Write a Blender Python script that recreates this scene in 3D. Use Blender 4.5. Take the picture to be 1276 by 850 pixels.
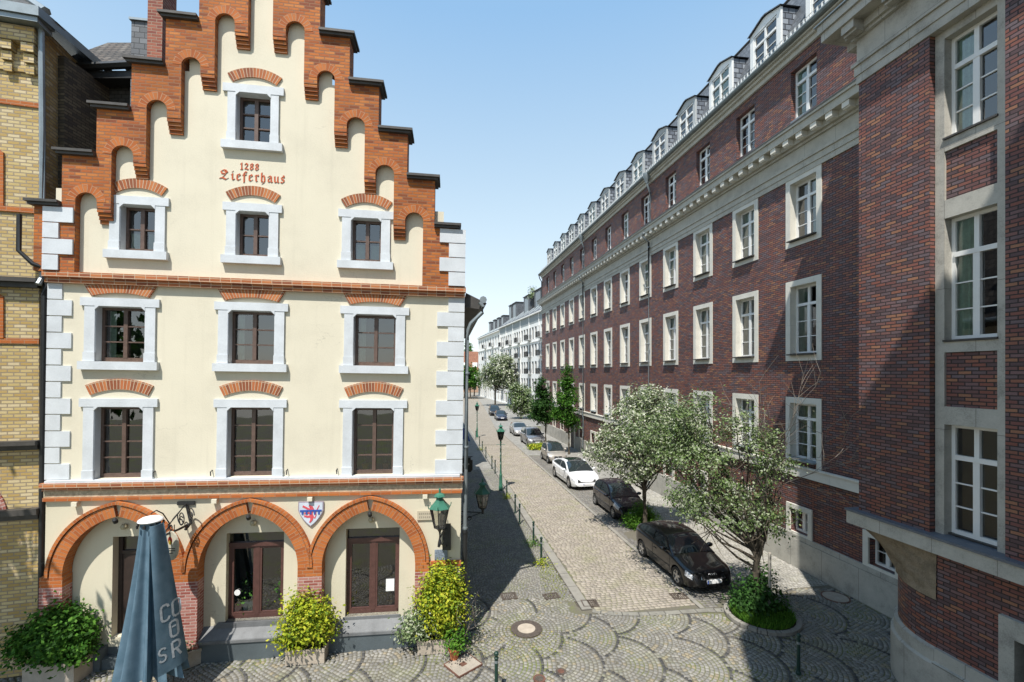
import bpy, bmesh, math, random
import numpy as np
from mathutils import Vector, Matrix, geometry
R = math.radians
random.seed(7); RNG = np.random.default_rng(7)
for o in list(bpy.data.objects): bpy.data.objects.remove(o)
SC = bpy.context.scene; COL = SC.collection

# ------------------------------------------------------------------ camera, sky, sun, exposure
FPX, CX, CY, CAMH = 570.0, 638.0, 465.0, 7.2          # focal length in photo pixels, principal column, horizon row, eye height
cam_d = bpy.data.cameras.new('camera'); cam = bpy.data.objects.new('camera', cam_d); COL.objects.link(cam)
cam.location = (0, 0, CAMH); cam.rotation_euler = (R(90), 0, 0)
cam_d.sensor_width = 36; cam_d.lens = 36*FPX/1276; cam_d.shift_y = (CY-425)/1276
cam_d.clip_start = .1; cam_d.clip_end = 3000; SC.camera = cam
SUNV = Vector((-.18, -.534, 1)).normalized()           # towards the sun
w = bpy.data.worlds.new('World'); SC.world = w; w.use_nodes = True
nt = w.node_tree; bg = nt.nodes['Background']
sky = nt.nodes.new('ShaderNodeTexSky'); sky.sky_type = 'NISHITA'; sky.sun_disc = False
sky.sun_elevation = math.asin(SUNV.z); sky.sun_rotation = math.atan2(SUNV.x, SUNV.y) % (2*math.pi)
sky.air_density = 1.0; sky.dust_density = .6; sky.ozone_density = 1.1; sky.altitude = 0
# summer haze: the Nishita sky is veiled by pale air, more towards the horizon
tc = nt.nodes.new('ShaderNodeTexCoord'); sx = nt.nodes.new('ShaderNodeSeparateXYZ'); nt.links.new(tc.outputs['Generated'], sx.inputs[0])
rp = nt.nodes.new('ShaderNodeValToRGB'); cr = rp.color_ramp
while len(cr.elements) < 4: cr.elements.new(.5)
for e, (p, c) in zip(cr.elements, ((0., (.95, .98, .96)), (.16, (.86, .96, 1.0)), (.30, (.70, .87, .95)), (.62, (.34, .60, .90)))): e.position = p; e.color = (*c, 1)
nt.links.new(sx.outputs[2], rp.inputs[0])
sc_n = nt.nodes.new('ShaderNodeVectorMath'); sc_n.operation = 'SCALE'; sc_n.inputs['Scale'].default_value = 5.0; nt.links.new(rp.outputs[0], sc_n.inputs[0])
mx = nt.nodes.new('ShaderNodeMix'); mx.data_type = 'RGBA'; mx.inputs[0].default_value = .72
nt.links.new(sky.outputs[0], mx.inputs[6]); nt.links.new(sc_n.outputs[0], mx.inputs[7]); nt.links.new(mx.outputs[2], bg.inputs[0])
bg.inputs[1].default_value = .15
sd = bpy.data.lights.new('sun', 'SUN'); so = bpy.data.objects.new('sun', sd); COL.objects.link(so)
sd.energy = 4.7; sd.angle = R(.53); sd.color = (1, .955, .88); so.rotation_euler = SUNV.to_track_quat('Z', 'Y').to_euler()
so.location = (0, 0, 60)
SC.view_settings.view_transform = 'Standard'; SC.view_settings.look = 'None'
SC.view_settings.gamma = 1; SC.view_settings.use_curve_mapping = False
SC.view_settings.exposure = .51
SC.cycles.max_bounces = 6; SC.cycles.transparent_max_bounces = 12
try: SC.cycles.use_denoising = True
except Exception: pass

# ------------------------------------------------------------------ materials
def rgb(c): return (c[0], c[1], c[2], 1)
class NM:
    def __init__(s, name, rough=.8, spec=.5, metal=0):
        s.m = bpy.data.materials.new(name); s.m.use_nodes = True; s.t = s.m.node_tree; s.n = s.t.nodes; s.b = s.n['Principled BSDF']
        s.b.inputs['Roughness'].default_value = rough; s.b.inputs['Metallic'].default_value = metal
        s.b.inputs['Specular IOR Level'].default_value = spec
    def node(s, k, **kw):
        n = s.n.new(k)
        for a, v in kw.items(): setattr(n, a, v)
        return n
    def link(s, a, b): s.t.links.new(a, b)
    def noise(s, scale, vec=None, detail=4, rough=.55):
        n = s.node('ShaderNodeTexNoise'); n.inputs['Scale'].default_value = scale; n.inputs['Detail'].default_value = detail
        n.inputs['Roughness'].default_value = rough
        if vec is None:
            tc = s.node('ShaderNodeTexCoord'); vec = tc.outputs['Object']
        s.link(vec, n.inputs['Vector']); return n.outputs['Fac']
    def ramp(s, fac, stops, interp='LINEAR'):
        r = s.node('ShaderNodeValToRGB'); cr = r.color_ramp; cr.interpolation = interp
        while len(cr.elements) < len(stops): cr.elements.new(.5)
        for e, (p, c) in zip(cr.elements, stops): e.position = p; e.color = rgb(c) if hasattr(c, '__len__') else (c, c, c, 1)
        s.link(fac, r.inputs[0]); return r.outputs[0]
    def mix(s, fac, a, b, mode='MIX'):
        m = s.node('ShaderNodeMix', data_type='RGBA', blend_type=mode)
        for sock, v in ((m.inputs[0], fac), (m.inputs[6], a), (m.inputs[7], b)):
            if hasattr(v, 'links') or hasattr(v, 'is_linked'): s.link(v, sock)
            elif hasattr(v, '__len__'): sock.default_value = rgb(v)
            else: sock.default_value = v
        return m.outputs[2]
    def math(s, op, a, b=0.):
        m = s.node('ShaderNodeMath', operation=op)
        for sock, v in ((m.inputs[0], a), (m.inputs[1], b)):
            if hasattr(v, 'is_linked'): s.link(v, sock)
            else: sock.default_value = v
        return m.outputs[0]
    def base(s, c):
        if hasattr(c, 'is_linked'): s.link(c, s.b.inputs['Base Color'])
        else: s.b.inputs['Base Color'].default_value = rgb(c)
    def bump(s, h, strength=.5, dist=.02, prev=None):
        b = s.node('ShaderNodeBump'); b.inputs['Strength'].default_value = strength; b.inputs['Distance'].default_value = dist
        s.link(h, b.inputs['Height'])
        if prev is not None: s.link(prev, b.inputs['Normal'])
        s.link(b.outputs[0], s.b.inputs['Normal']); return b.outputs[0]
    def island(s):
        g = s.node('ShaderNodeNewGeometry'); return g.outputs['Random Per Island']

def M_plain(name, c, rough=.7, var=.12, scale=3., bump=0., bscale=40., metal=0, spec=.5):
    """a colour with large soft patches and fine grain"""
    k = NM(name, rough, spec, metal)
    a = k.noise(scale, detail=6); b = k.noise(bscale, detail=3)
    f = k.math('ADD', k.math('MULTIPLY', a, .7), k.math('MULTIPLY', b, .3))
    lo = tuple(x*(1-var*1.6) for x in c); hi = tuple(min(1, x*(1+var*1.2)) for x in c)
    k.base(k.ramp(f, [(.3, lo), (.7, hi)]))
    if bump: k.bump(b, bump, .01)
    return k.m

def M_brick(name, bw, rh, mortar, cols, mcol, mbump=.5, offset=.5, dirt=.35, squash=1, rough=.8, soot=None):
    k = NM(name, rough, .3)
    uv = k.node('ShaderNodeUVMap'); uv.uv_map = 'UVMap'
    n = k.node('ShaderNodeTexNoise'); n.inputs['Scale'].default_value = 9; n.inputs['Detail'].default_value = 3
    k.link(uv.outputs[0], n.inputs['Vector'])
    vm = k.node('ShaderNodeVectorMath', operation='MULTIPLY_ADD'); vm.inputs[1].default_value = (.012, .012, 0)
    k.link(n.outputs['Color'], vm.inputs[0]); k.link(uv.outputs[0], vm.inputs[2])
    b = k.node('ShaderNodeTexBrick'); b.offset = offset; b.squash = squash
    k.link(vm.outputs[0], b.inputs['Vector'])
    b.inputs['Scale'].default_value = 1; b.inputs['Brick Width'].default_value = bw; b.inputs['Row Height'].default_value = rh
    b.inputs['Mortar Size'].default_value = mortar; b.inputs['Mortar Smooth'].default_value = .15; b.inputs['Bias'].default_value = 0
    b.inputs['Color1'].default_value = (0, 0, 0, 1); b.inputs['Color2'].default_value = (1, 1, 1, 1); b.inputs['Mortar'].default_value = (.5, .5, .5, 1)
    c = k.ramp(b.outputs['Color'], [((i+.0)/len(cols), x) for i, x in enumerate(cols)], 'CONSTANT')
    big = k.noise(.9, detail=5); fine = k.noise(60, detail=2)
    c = k.mix(k.ramp(big, [(.35, dirt), (.62, 0.)]), c, tuple(x*.35 for x in cols[0]), 'MIX')
    c = k.mix(k.math('MULTIPLY', fine, .5), c, tuple(x*.5 for x in cols[-1]), 'MIX')
    c = k.mix(b.outputs['Fac'], c, mcol)
    k.base(c)
    inv = k.math('SUBTRACT', 1., b.outputs['Fac'])
    h = k.math('ADD', inv, k.math('MULTIPLY', fine, .35))
    k.bump(h, mbump, .012)
    return k.m

def M_slate(name, c, bw=.3, rh=.14, scale=1):
    return M_brick(name, bw, rh, .008, [tuple(x*f for x in c) for f in (.7, 1., .85, 1.25, .95)], tuple(x*.25 for x in c), .9, dirt=.2, rough=.55)

def M_stone(name, c, bw=1.2, rh=.6, joint=.006, jc=.4, var=.35, rough=.85):
    k = NM(name, rough, .3)
    uv = k.node('ShaderNodeUVMap'); uv.uv_map = 'UVMap'
    b = k.node('ShaderNodeTexBrick'); k.link(uv.outputs[0], b.inputs['Vector'])
    b.inputs['Scale'].default_value = 1; b.inputs['Brick Width'].default_value = bw; b.inputs['Row Height'].default_value = rh
    b.inputs['Mortar Size'].default_value = joint; b.inputs['Color1'].default_value = (.35, .35, .35, 1); b.inputs['Color2'].default_value = (.65, .65, .65, 1)
    b.inputs['Mortar'].default_value = (.5, .5, .5, 1)
    big = k.noise(2.2, detail=8, rough=.7); fine = k.noise(45, detail=4, rough=.7)
    f = k.math('ADD', k.math('MULTIPLY', big, .65), k.math('MULTIPLY', fine, .35))
    f = k.math('ADD', f, k.math('MULTIPLY', k.math('SUBTRACT', b.outputs['Color'], .5), .25))
    col = k.ramp(f, [(.3, tuple(x*(1-var*1.3) for x in c)), (.5, c), (.72, tuple(min(1, x*(1+var*.6)) for x in c))])
    col = k.mix(b.outputs['Fac'], col, tuple(x*jc for x in c))
    k.base(col); k.bump(f, .35, .012)
    return k.m

def M_island(name, cols, rough=.85, fine=.25, moss=None, big=.25, spec=.3, bscale=50, bstr=.3):
    k = NM(name, rough, spec)
    c = k.ramp(k.island(), [(i/len(cols), x) for i, x in enumerate(cols)], 'CONSTANT')
    g = k.noise(bscale, detail=3)
    c = k.mix(k.math('MULTIPLY', g, fine*2), c, tuple(x*.4 for x in cols[0]))
    if big: c = k.mix(k.ramp(k.noise(.55, detail=5), [(.4, big), (.65, 0.)]), c, tuple(x*.45 for x in cols[0]))
    if moss:
        mk = k.ramp(k.noise(.8, detail=7, rough=.7), [(.52, 0.), (.68, moss[1])])
        c = k.mix(mk, c, moss[0])
    k.base(c); k.bump(g, bstr, .006)
    return k.m

def M_leaf(name, cols, rough=.5, trans=.35):
    k = NM(name, rough+.15, .2)
    c = k.ramp(k.island(), [(i/len(cols), x) for i, x in enumerate(cols)], 'CONSTANT')
    k.base(c)
    tr = k.node('ShaderNodeBsdfTranslucent'); k.link(c, tr.inputs[0])
    mx = k.node('ShaderNodeMixShader'); mx.inputs[0].default_value = trans
    out = k.n['Material Output']; k.link(k.b.outputs[0], mx.inputs[1]); k.link(tr.outputs[0], mx.inputs[2]); k.link(mx.outputs[0], out.inputs[0])
    return k.m

def M_glass(name, tint=(.6, .68, .66), refl=1.0):
    """thin window pane: mirrors by Fresnel, lets the room behind show"""
    k = NM(name)
    t = k.node('ShaderNodeBsdfTransparent'); t.inputs[0].default_value = rgb(tint)
    g = k.node('ShaderNodeBsdfGlossy'); g.inputs['Roughness'].default_value = .02; g.inputs[0].default_value = (refl, refl, refl, 1)
    fr = k.node('ShaderNodeFresnel'); fr.inputs[0].default_value = 2.3
    bm = k.node('ShaderNodeBump'); bm.inputs['Strength'].default_value = .04; bm.inputs['Distance'].default_value = .05
    k.link(k.noise(1.7, detail=1), bm.inputs['Height']); k.link(bm.outputs[0], g.inputs['Normal'])
    mx = k.node('ShaderNodeMixShader'); k.link(fr.outputs[0], mx.inputs[0]); k.link(t.outputs[0], mx.inputs[1]); k.link(g.outputs[0], mx.inputs[2])
    k.link(mx.outputs[0], k.n['Material Output'].inputs[0]); return k.m

MT = {}
def plaster(name, c):
    k = NM(name, .88, .3); a = k.noise(.6, detail=8, rough=.65); b = k.noise(28, detail=3)
    f = k.math('ADD', k.math('MULTIPLY', a, .75), k.math('MULTIPLY', b, .25))
    col = k.ramp(f, [(.3, tuple(x*.87 for x in c)), (.5, c), (.7, tuple(x*1.05 for x in c))])
    # hairline cracks in a few places and faint vertical weather marks
    v = k.node('ShaderNodeTexVoronoi', feature='DISTANCE_TO_EDGE'); v.inputs['Scale'].default_value = .8
    tc = k.node('ShaderNodeTexCoord'); mp = k.node('ShaderNodeMapping'); mp.inputs['Scale'].default_value = (1, 1, 2.2); k.link(tc.outputs['Object'], mp.inputs[0])
    wn_ = k.node('ShaderNodeTexNoise'); wn_.inputs['Scale'].default_value = 5; wn_.inputs['Detail'].default_value = 6; k.link(mp.outputs[0], wn_.inputs['Vector'])
    va = k.node('ShaderNodeVectorMath', operation='MULTIPLY_ADD'); va.inputs[1].default_value = (.35, .35, .35); k.link(wn_.outputs['Color'], va.inputs[0]); k.link(mp.outputs[0], va.inputs[2]); k.link(va.outputs[0], v.inputs['Vector'])
    crack = k.ramp(v.outputs['Distance'], [(0, 1.), (.007, 0.)]); mask = k.ramp(k.noise(.45, detail=3), [(.57, 0.), (.63, 1.)])
    col = k.mix(k.math('MULTIPLY', k.math('MULTIPLY', crack, mask), .5), col, tuple(x*.5 for x in c))
    m2 = k.node('ShaderNodeMapping'); m2.inputs['Scale'].default_value = (5, 5, .28); k.link(tc.outputs['Object'], m2.inputs[0]); st_ = k.noise(1., m2.outputs[0], 6, .6)
    col = k.mix(k.ramp(st_, [(.55, 0.), (.8, .3)]), col, tuple(x*.7 for x in c))
    k.base(col); k.bump(k.math('ADD', b, k.math('MULTIPLY', a, 1.5)), .25, .012); return k.m
MT['cream'] = plaster('cream_render', (.665, .615, .49))
MT['cream_lo'] = plaster('ground_floor_render', (.61, .56, .43))
MT['whitestone'] = M_plain('painted_stone', (.58, .61, .64), .7, .1, 2.2, .25, 30)
OR = [(.50, .15, .03), (.56, .18, .04), (.36, .095, .028), (.6, .22, .06), (.48, .14, .04), (.2, .055, .03), (.44, .12, .035), (.53, .16, .035)]
MT['orange'] = M_brick('orange_brick', .25, .078, .011, OR, (.27, .13, .07), 1.0, dirt=.5)
OR2 = [(.34, .09, .03), (.45, .14, .04), (.22, .055, .03), (.5, .19, .06), (.4, .11, .04), (.13, .04, .03)]
MT['orange_old'] = M_brick('weathered_orange_brick', .24, .075, .012, OR2, (.25, .13, .08), 1.0, dirt=.55)
MT['vous'] = M_brick('voussoir_brick', .24, .075, .009, [(.42, .13, .045), (.55, .2, .07), (.25, .08, .04), (.5, .16, .06)], (.5, .36, .25), .7, dirt=.15, offset=.0)
MT['arch'] = M_brick('arch_brick', .26, .085, .009, [(.5, .145, .035), (.57, .18, .045), (.4, .11, .03), (.54, .18, .05), (.46, .13, .035)], (.4, .2, .11), .8, dirt=.3, offset=.3)
MT['pink'] = M_brick('pink_brick', .24, .075, .01, [(.38, .13, .1), (.45, .2, .17), (.5, .24, .2), (.33, .1, .08)], (.5, .36, .32), .8, dirt=.1)
MT['yellow'] = M_brick('yellow_brick', .24, .082, .012, [(.6, .46, .2), (.68, .55, .3), (.5, .34, .12), (.64, .49, .23), (.72, .6, .38), (.54, .38, .15)], (.3, .24, .17), .8, dirt=.15)
KL = [(.185, .095, .088), (.28, .108, .08), (.16, .11, .115), (.31, .125, .08), (.235, .115, .1), (.185, .14, .15), (.225, .09, .075), (.38, .18, .1), (.22, .13, .13), (.28, .1, .07), (.12, .075, .078)]
KL = [tuple(v*1.13 for v in c) for c in KL]
MT['klinker'] = M_brick('purple_clinker_brick', .25, .078, .012, KL, (.045, .034, .034), 1.0, dirt=.25, rough=.6)
MT['redbrick'] = M_brick('red_chimney_brick', .24, .077, .01, [(.3, .1, .06), (.38, .13, .08), (.24, .07, .05)], (.3, .2, .15), .8)
MT['darkbrick'] = M_brick('shaded_yellowish_brick', .24, .077, .01, [(.16, .13, .09), (.22, .18, .12), (.1, .085, .07)], (.06, .05, .04), .8)  # yellowish brick with the return wall's shade put into its colour
MT['travertine'] = M_stone('grey_travertine', (.43, .415, .37), 1.15, 3., .006, .5, .4)
MT['plinth_st'] = M_stone('plinth_slabs', (.42, .405, .36), 1.4, 1.03, .007, .45, .35)
MT['lightstone'] = M_stone('pale_limestone', (.68, .655, .58), 1.5, 9, .004, .7, .14)
MT['corn_st'] = M_stone('cornice_stone', (.47, .45, .385), 1.3, 9, .006, .5, .25)
MT['brownstone'] = M_stone('weathered_corbel_stone', (.27, .215, .15), 5, 5, .004, .6, .5)
MT['bandstone'] = M_plain('rough_band_stone', (.46, .41, .3), .9, .3, 14, .8, 60)
MT['slate'] = M_slate('roof_slate', (.15, .165, .185), .22, .13)
MT['slate_ck'] = M_brick('cheek_slate', .34, .24, .022, [(.16, .18, .215), (.26, .29, .33), (.36, .39, .43), (.2, .225, .26)], (.03, .033, .04), 1.2, dirt=.1, rough=.45)
MT['slate_lt'] = M_slate('grey_slate', (.16, .17, .185), .26, .15)
MT['slate_dk'] = M_slate('black_slate', (.085, .082, .078), .2, .11)
MT['tile'] = M_brick('dark_roof_tile', .22, .3, .02, [(.12, .1, .085), (.16, .14, .12), (.09, .08, .07)], (.02, .02, .02), 1., dirt=.3)
MT['redtile'] = M_brick('red_roof_tile', .22, .3, .02, [(.3, .13, .08), (.25, .1, .07), (.36, .17, .1)], (.1, .05, .03), 1.)
MT['zinc'] = M_plain('zinc', (.27, .31, .33), .45, .12, 4, .0, 40, metal=.5)
MT['darkmetal'] = M_plain('dark_flashing', (.06, .055, .05), .6, .25, 6, .2, 40)
MT['iron'] = M_plain('black_iron', (.02, .021, .022), .45, .2, 8)
MT['green'] = M_plain('green_enamel', (.04, .15, .1), .35, .2, 6)
MT['bollard'] = M_plain('dark_green_paint', (.012, .04, .03), .4, .2, 8)
MT['brownwood'] = M_plain('brown_window_paint', (.11, .07, .055), .45, .2, 10)
MT['redwood'] = M_plain('oxblood_window_paint', (.095, .045, .038), .4, .15, 10)
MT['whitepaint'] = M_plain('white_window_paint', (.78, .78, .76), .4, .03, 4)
MT['whitewall'] = M_plain('white_render', (.78, .78, .76), .8, .04, .5)
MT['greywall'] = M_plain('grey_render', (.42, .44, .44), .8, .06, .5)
MT['plinth'] = M_plain('grey_plinth_paint', (.085, .105, .115), .6, .15, 1.5, .1)
MT['sillst'] = M_plain('grey_sill_stone', (.15, .155, .16), .7, .2, 3, .2)
MT['interior'] = M_plain('room_interior', (.05, .048, .045), .9, .3, 1.5)
MT['curtain'] = M_plain('net_curtain', (.66, .72, .66), .9, .15, 5)
MT['glass'] = M_glass('window_glass')
MT['glass_r'] = M_glass('office_window_glass', (.7, .85, .82))
MT['red'] = M_plain('red_lettering', (.5, .1, .035), .8, .1, 20)
MT['terracotta'] = M_plain('terracotta', (.5, .17, .07), .85, .15, 6, .2)
MT['concrete'] = M_plain('planter_concrete', (.42, .36, .29), .9, .15, 4, .4)
MT['slab'] = M_plain('slab_concrete', (.33, .29, .24), .9, .15, 5, .3)
MT['castiron'] = M_plain('cast_iron', (.09, .07, .055), .6, .3, 12, .5, 60)
MT['rustring'] = M_plain('rusty_iron', (.13, .06, .04), .8, .3, 12, .4, 60)
MT['kerb'] = M_stone('kerb_granite', (.26, .245, .215), 1.0, 9, .012, .35, .25)
MT['mortar'] = None
MT['bark'] = M_plain('bark', (.085, .07, .05), .95, .35, 9, .9, 50)
MT['twig'] = M_plain('bare_twigs', (.2, .17, .14), .95, .2, 9)
MT['rubber'] = M_plain('tyre_rubber', (.018, .018, .018), .85, .1, 8)
MT['alloy'] = M_plain('alloy', (.5, .5, .5), .3, .05, 5, metal=.8)
MT['black'] = M_plain('black_plastic', (.015, .015, .016), .5, .1, 8)
MT['white'] = M_plain('white_plastic', (.8, .8, .8), .5, .02, 8)
MT['blue'] = M_plain('blue_enamel', (.03, .08, .35), .5, .05, 8)
MT['lampglass'] = M_glass('lantern_glass', (.85, .85, .8))
k = NM('mortar_sand', .95, .2)
gcol = k.ramp(k.noise(60, detail=3), [(.35, (.1, .092, .072)), (.65, (.18, .165, .13))])
gcol = k.mix(k.ramp(k.noise(.7, detail=7, rough=.7), [(.48, 0.), (.66, .75)]), gcol, (.15, .19, .03))
k.base(gcol); k.bump(k.noise(60), .5, .01); MT['mortar'] = k.m
def carglass():
    k = NM('car_glass', .03, .7); k.base((.02, .028, .03)); k.b.inputs['Coat Weight'].default_value = .6; k.b.inputs['Coat Roughness'].default_value = .02; return k.m
MT['carglass'] = carglass()
k = NM('headlight_lens', .08, .8); k.base(k.ramp(k.noise(25), [(.4, (.25, .26, .28)), (.6, (.75, .77, .8))])); MT['headlight'] = k.m
def carpaint(name, c, metal=0):
    k = NM(name, .28, .5, metal); k.base(c); k.b.inputs['Coat Weight'].default_value = .9; k.b.inputs['Specular IOR Level'].default_value = .25
    n = k.noise(3, detail=6); k.b.inputs['Coat Roughness'].default_value = .02
    k.link(k.ramp(n, [(.35, .3), (.7, .45)]), k.b.inputs['Roughness']); return k.m

# ------------------------------------------------------------------ mesh builder
class MB:
    def __init__(s): s.v = []; s.f = []; s.uv = []
    def face(s, pts, uv=None):
        i = len(s.v); s.v += [tuple(p) for p in pts]; s.f.append(tuple(range(i, i+len(pts)))); s.uv.append(uv); return s
    def box(s, x0, x1, y0, y1, z0, z1, skip=''):
        if x0 > x1: x0, x1 = x1, x0
        if y0 > y1: y0, y1 = y1, y0
        if z0 > z1: z0, z1 = z1, z0
        p = [(x0,y0,z0),(x1,y0,z0),(x1,y1,z0),(x0,y1,z0),(x0,y0,z1),(x1,y0,z1),(x1,y1,z1),(x0,y1,z1)]
        for key, q in (('b',(3,2,1,0)),('t',(4,5,6,7)),('f',(0,1,5,4)),('r',(1,2,6,5)),('k',(2,3,7,6)),('l',(3,0,4,7))):
            if key not in skip: s.face([p[j] for j in q])
        return s
    def obox(s, c, ax, ay, az):
        """oriented box: centre and three half-axis vectors"""
        c, ax, ay, az = map(Vector, (c, ax, ay, az))
        p = [c+sx*ax+sy*ay+sz*az for sz in (-1,1) for sx, sy in ((-1,-1),(1,-1),(1,1),(-1,1))]
        if ax.cross(ay).dot(az) < 0: p = [p[i] for i in (0,3,2,1,4,7,6,5)]
        for q in ((3,2,1,0),(4,5,6,7),(0,1,5,4),(1,2,6,5),(2,3,7,6),(3,0,4,7)): s.face([p[j] for j in q])
        return s
    def prism(s, poly, y0, y1, holes=(), back=True):
        """polygon in XZ extruded from y0 (front, facing -y) to y1"""
        loops = [[Vector((x, z, 0)) for x, z in l] for l in [poly]+list(holes)]
        flat = [p for l in loops for p in l]
        for t in geometry.tessellate_polygon(loops):
            a, b, c = [flat[i] for i in t]
            if (b-a).cross(c-a).z < 0: b, c = c, b
            s.face([(q.x, y0, q.y) for q in (a, b, c)])
            if back: s.face([(q.x, y1, q.y) for q in (a, c, b)])
        for li, l in enumerate(loops):
            area = sum(l[i].x*l[(i+1) % len(l)].y-l[(i+1) % len(l)].x*l[i].y for i in range(len(l)))
            if (area < 0) != (li > 0): l = l[::-1]
            for i in range(len(l)):
                a, b = l[i], l[(i+1) % len(l)]
                s.face([(a.x, y0, a.y), (a.x, y1, a.y), (b.x, y1, b.y), (b.x, y0, b.y)])
        return s
    def arcband(s, cx, cz, r0, r1, a0, a1, y0, y1, n=16, vscale=1.):
        """ring segment (angles in radians), with UVs that follow the ring: bricks stand radially"""
        rm = (r0+r1)/2
        for i in range(n):
            b0 = a0+(a1-a0)*i/n; b1 = a0+(a1-a0)*(i+1)/n
            P = lambda r, a, y: (cx+r*math.cos(a), y, cz+r*math.sin(a))
            u0, u1 = rm*b0, rm*b1
            fr = [P(r0,b0,y0), P(r1,b0,y0), P(r1,b1,y0), P(r0,b1,y0)]
            uvf = [(0,u0),(r1-r0,u0),(r1-r0,u1),(0,u1)]
            if (b1 < b0): pass
            else: fr = fr[::-1]; uvf = uvf[::-1]
            s.face(fr if b1 < b0 else fr, uvf)
            top = [P(r1,b0,y0),P(r1,b0,y1),P(r1,b1,y1),P(r1,b1,y0)]; s.face(top, [(0,u0),(y1-y0,u0),(y1-y0,u1),(0,u1)])
            bot = [P(r0,b0,y0),P(r0,b1,y0),P(r0,b1,y1),P(r0,b0,y1)]; s.face(bot, [(0,u0),(0,u1),(y1-y0,u1),(y1-y0,u0)])
        for a in (a0, a1):
            s.face([P(r0,a,y0),P(r1,a,y0),P(r1,a,y1),P(r0,a,y1)])
        return s
    def tube(s, path, r, n=8, cap=True):
        path = [Vector(p) for p in path]; rs = r if hasattr(r, '__len__') else [r]*len(path); rings = []
        up = Vector((0, 0, 1))
        for i, p in enumerate(path):
            d = (path[min(i+1, len(path)-1)]-path[max(i-1, 0)]).normalized()
            a = d.cross(up)
            if a.length < 1e-3: a = d.cross(Vector((1, 0, 0)))
            a.normalize(); b = d.cross(a)
            rings.append([p+rs[i]*(math.cos(2*math.pi*j/n)*a+math.sin(2*math.pi*j/n)*b) for j in range(n)])
        return s.rings(rings, cap)
    def rings(s, rings, cap=True, closed=True):
        i0 = len(s.v); n = len(rings[0])
        for rg in rings: s.v += [tuple(p) for p in rg]
        for k_ in range(len(rings)-1):
            for j in range(n if closed else n-1):
                a = i0+k_*n+j; b = i0+k_*n+(j+1) % n
                s.f.append((a, b, b+n, a+n)); s.uv.append(None)
        if cap:
            s.f.append(tuple(i0+j for j in range(n))[::-1]); s.uv.append(None)
            s.f.append(tuple(i0+(len(rings)-1)*n+j for j in range(n))); s.uv.append(None)
        return s
    def lathe(s, prof, c=(0,0,0), n=16, cap=True):
        return s.rings([[(c[0]+r*math.cos(2*math.pi*j/n), c[1]+r*math.sin(2*math.pi*j/n), c[2]+z) for j in range(n)] for r, z in prof], cap)
    def build(s, name, mat, parent=None, smooth=False, loc=None):
        me = bpy.data.meshes.new(name); me.from_pydata(s.v, [], s.f); me.validate(verbose=False) if False else None
        me.update()
        uvl = me.uv_layers.new(name='UVMap')
        co = np.empty(len(me.vertices)*3); me.vertices.foreach_get('co', co); co = co.reshape(-1, 3)
        uvs = np.zeros((len(me.loops), 2))
        for p, u in zip(me.polygons, s.uv):
            ls = range(p.loop_start, p.loop_start+p.loop_total)
            if u is not None:
                for l, q in zip(ls, u): uvs[l] = q
            else:
                nx, ny, nz = p.normal
                for l, vi in zip(ls, p.vertices):
                    x, y, z = co[vi]
                    if abs(nz) > .75: uvs[l] = (x, y)
                    elif abs(ny) >= abs(nx): uvs[l] = (x, z if abs(nz) < .2 else z/math.sqrt(1-nz*nz))
                    else: uvs[l] = (y, z if abs(nz) < .2 else z/math.sqrt(1-nz*nz))
        uvl.data.foreach_set('uv', uvs.ravel())
        me.materials.append(mat)
        if smooth:
            me.polygons.foreach_set('use_smooth', [True]*len(me.polygons)); me.set_sharp_from_angle(angle=R(40))
        o = bpy.data.objects.new(name, me); COL.objects.link(o)
        if parent: o.parent = parent
        if loc is not None: o.location = loc
        return o

def tag(o, label, cat, group=None):
    o['label'] = label; o['category'] = cat
    if group: o['group'] = group
    return o
def thing(name, label, cat, loc=(0,0,0), rz=0, group=None):
    o = bpy.data.objects.new(name, None); COL.objects.link(o); o.location = loc; o.rotation_euler = (0, 0, rz); o.empty_display_size = .3
    return tag(o, label, cat, group)
def struct(o): o['kind'] = 'structure'; return o
def copytree(o, parent=None):
    c = o.copy(); COL.objects.link(c); c.parent = parent
    for ch in o.children: copytree(ch, c)
    return c

# frames: the street runs along a line whose vanishing point is photo column 540
TA = (540-CX)/FPX
def G(a, Y, z=0.): return (a+TA*Y, Y, z)              # a = distance right of the camera measured on the street grid
SA = math.sin(math.atan(TA)); CA = math.cos(math.atan(TA))

def sheet(name, pts, z, mat, kind=True):
    m = MB(); m.face([(p[0], p[1], z) for p in pts]); o = m.build(name, mat); 
    if kind: struct(o)
    return o
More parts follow.
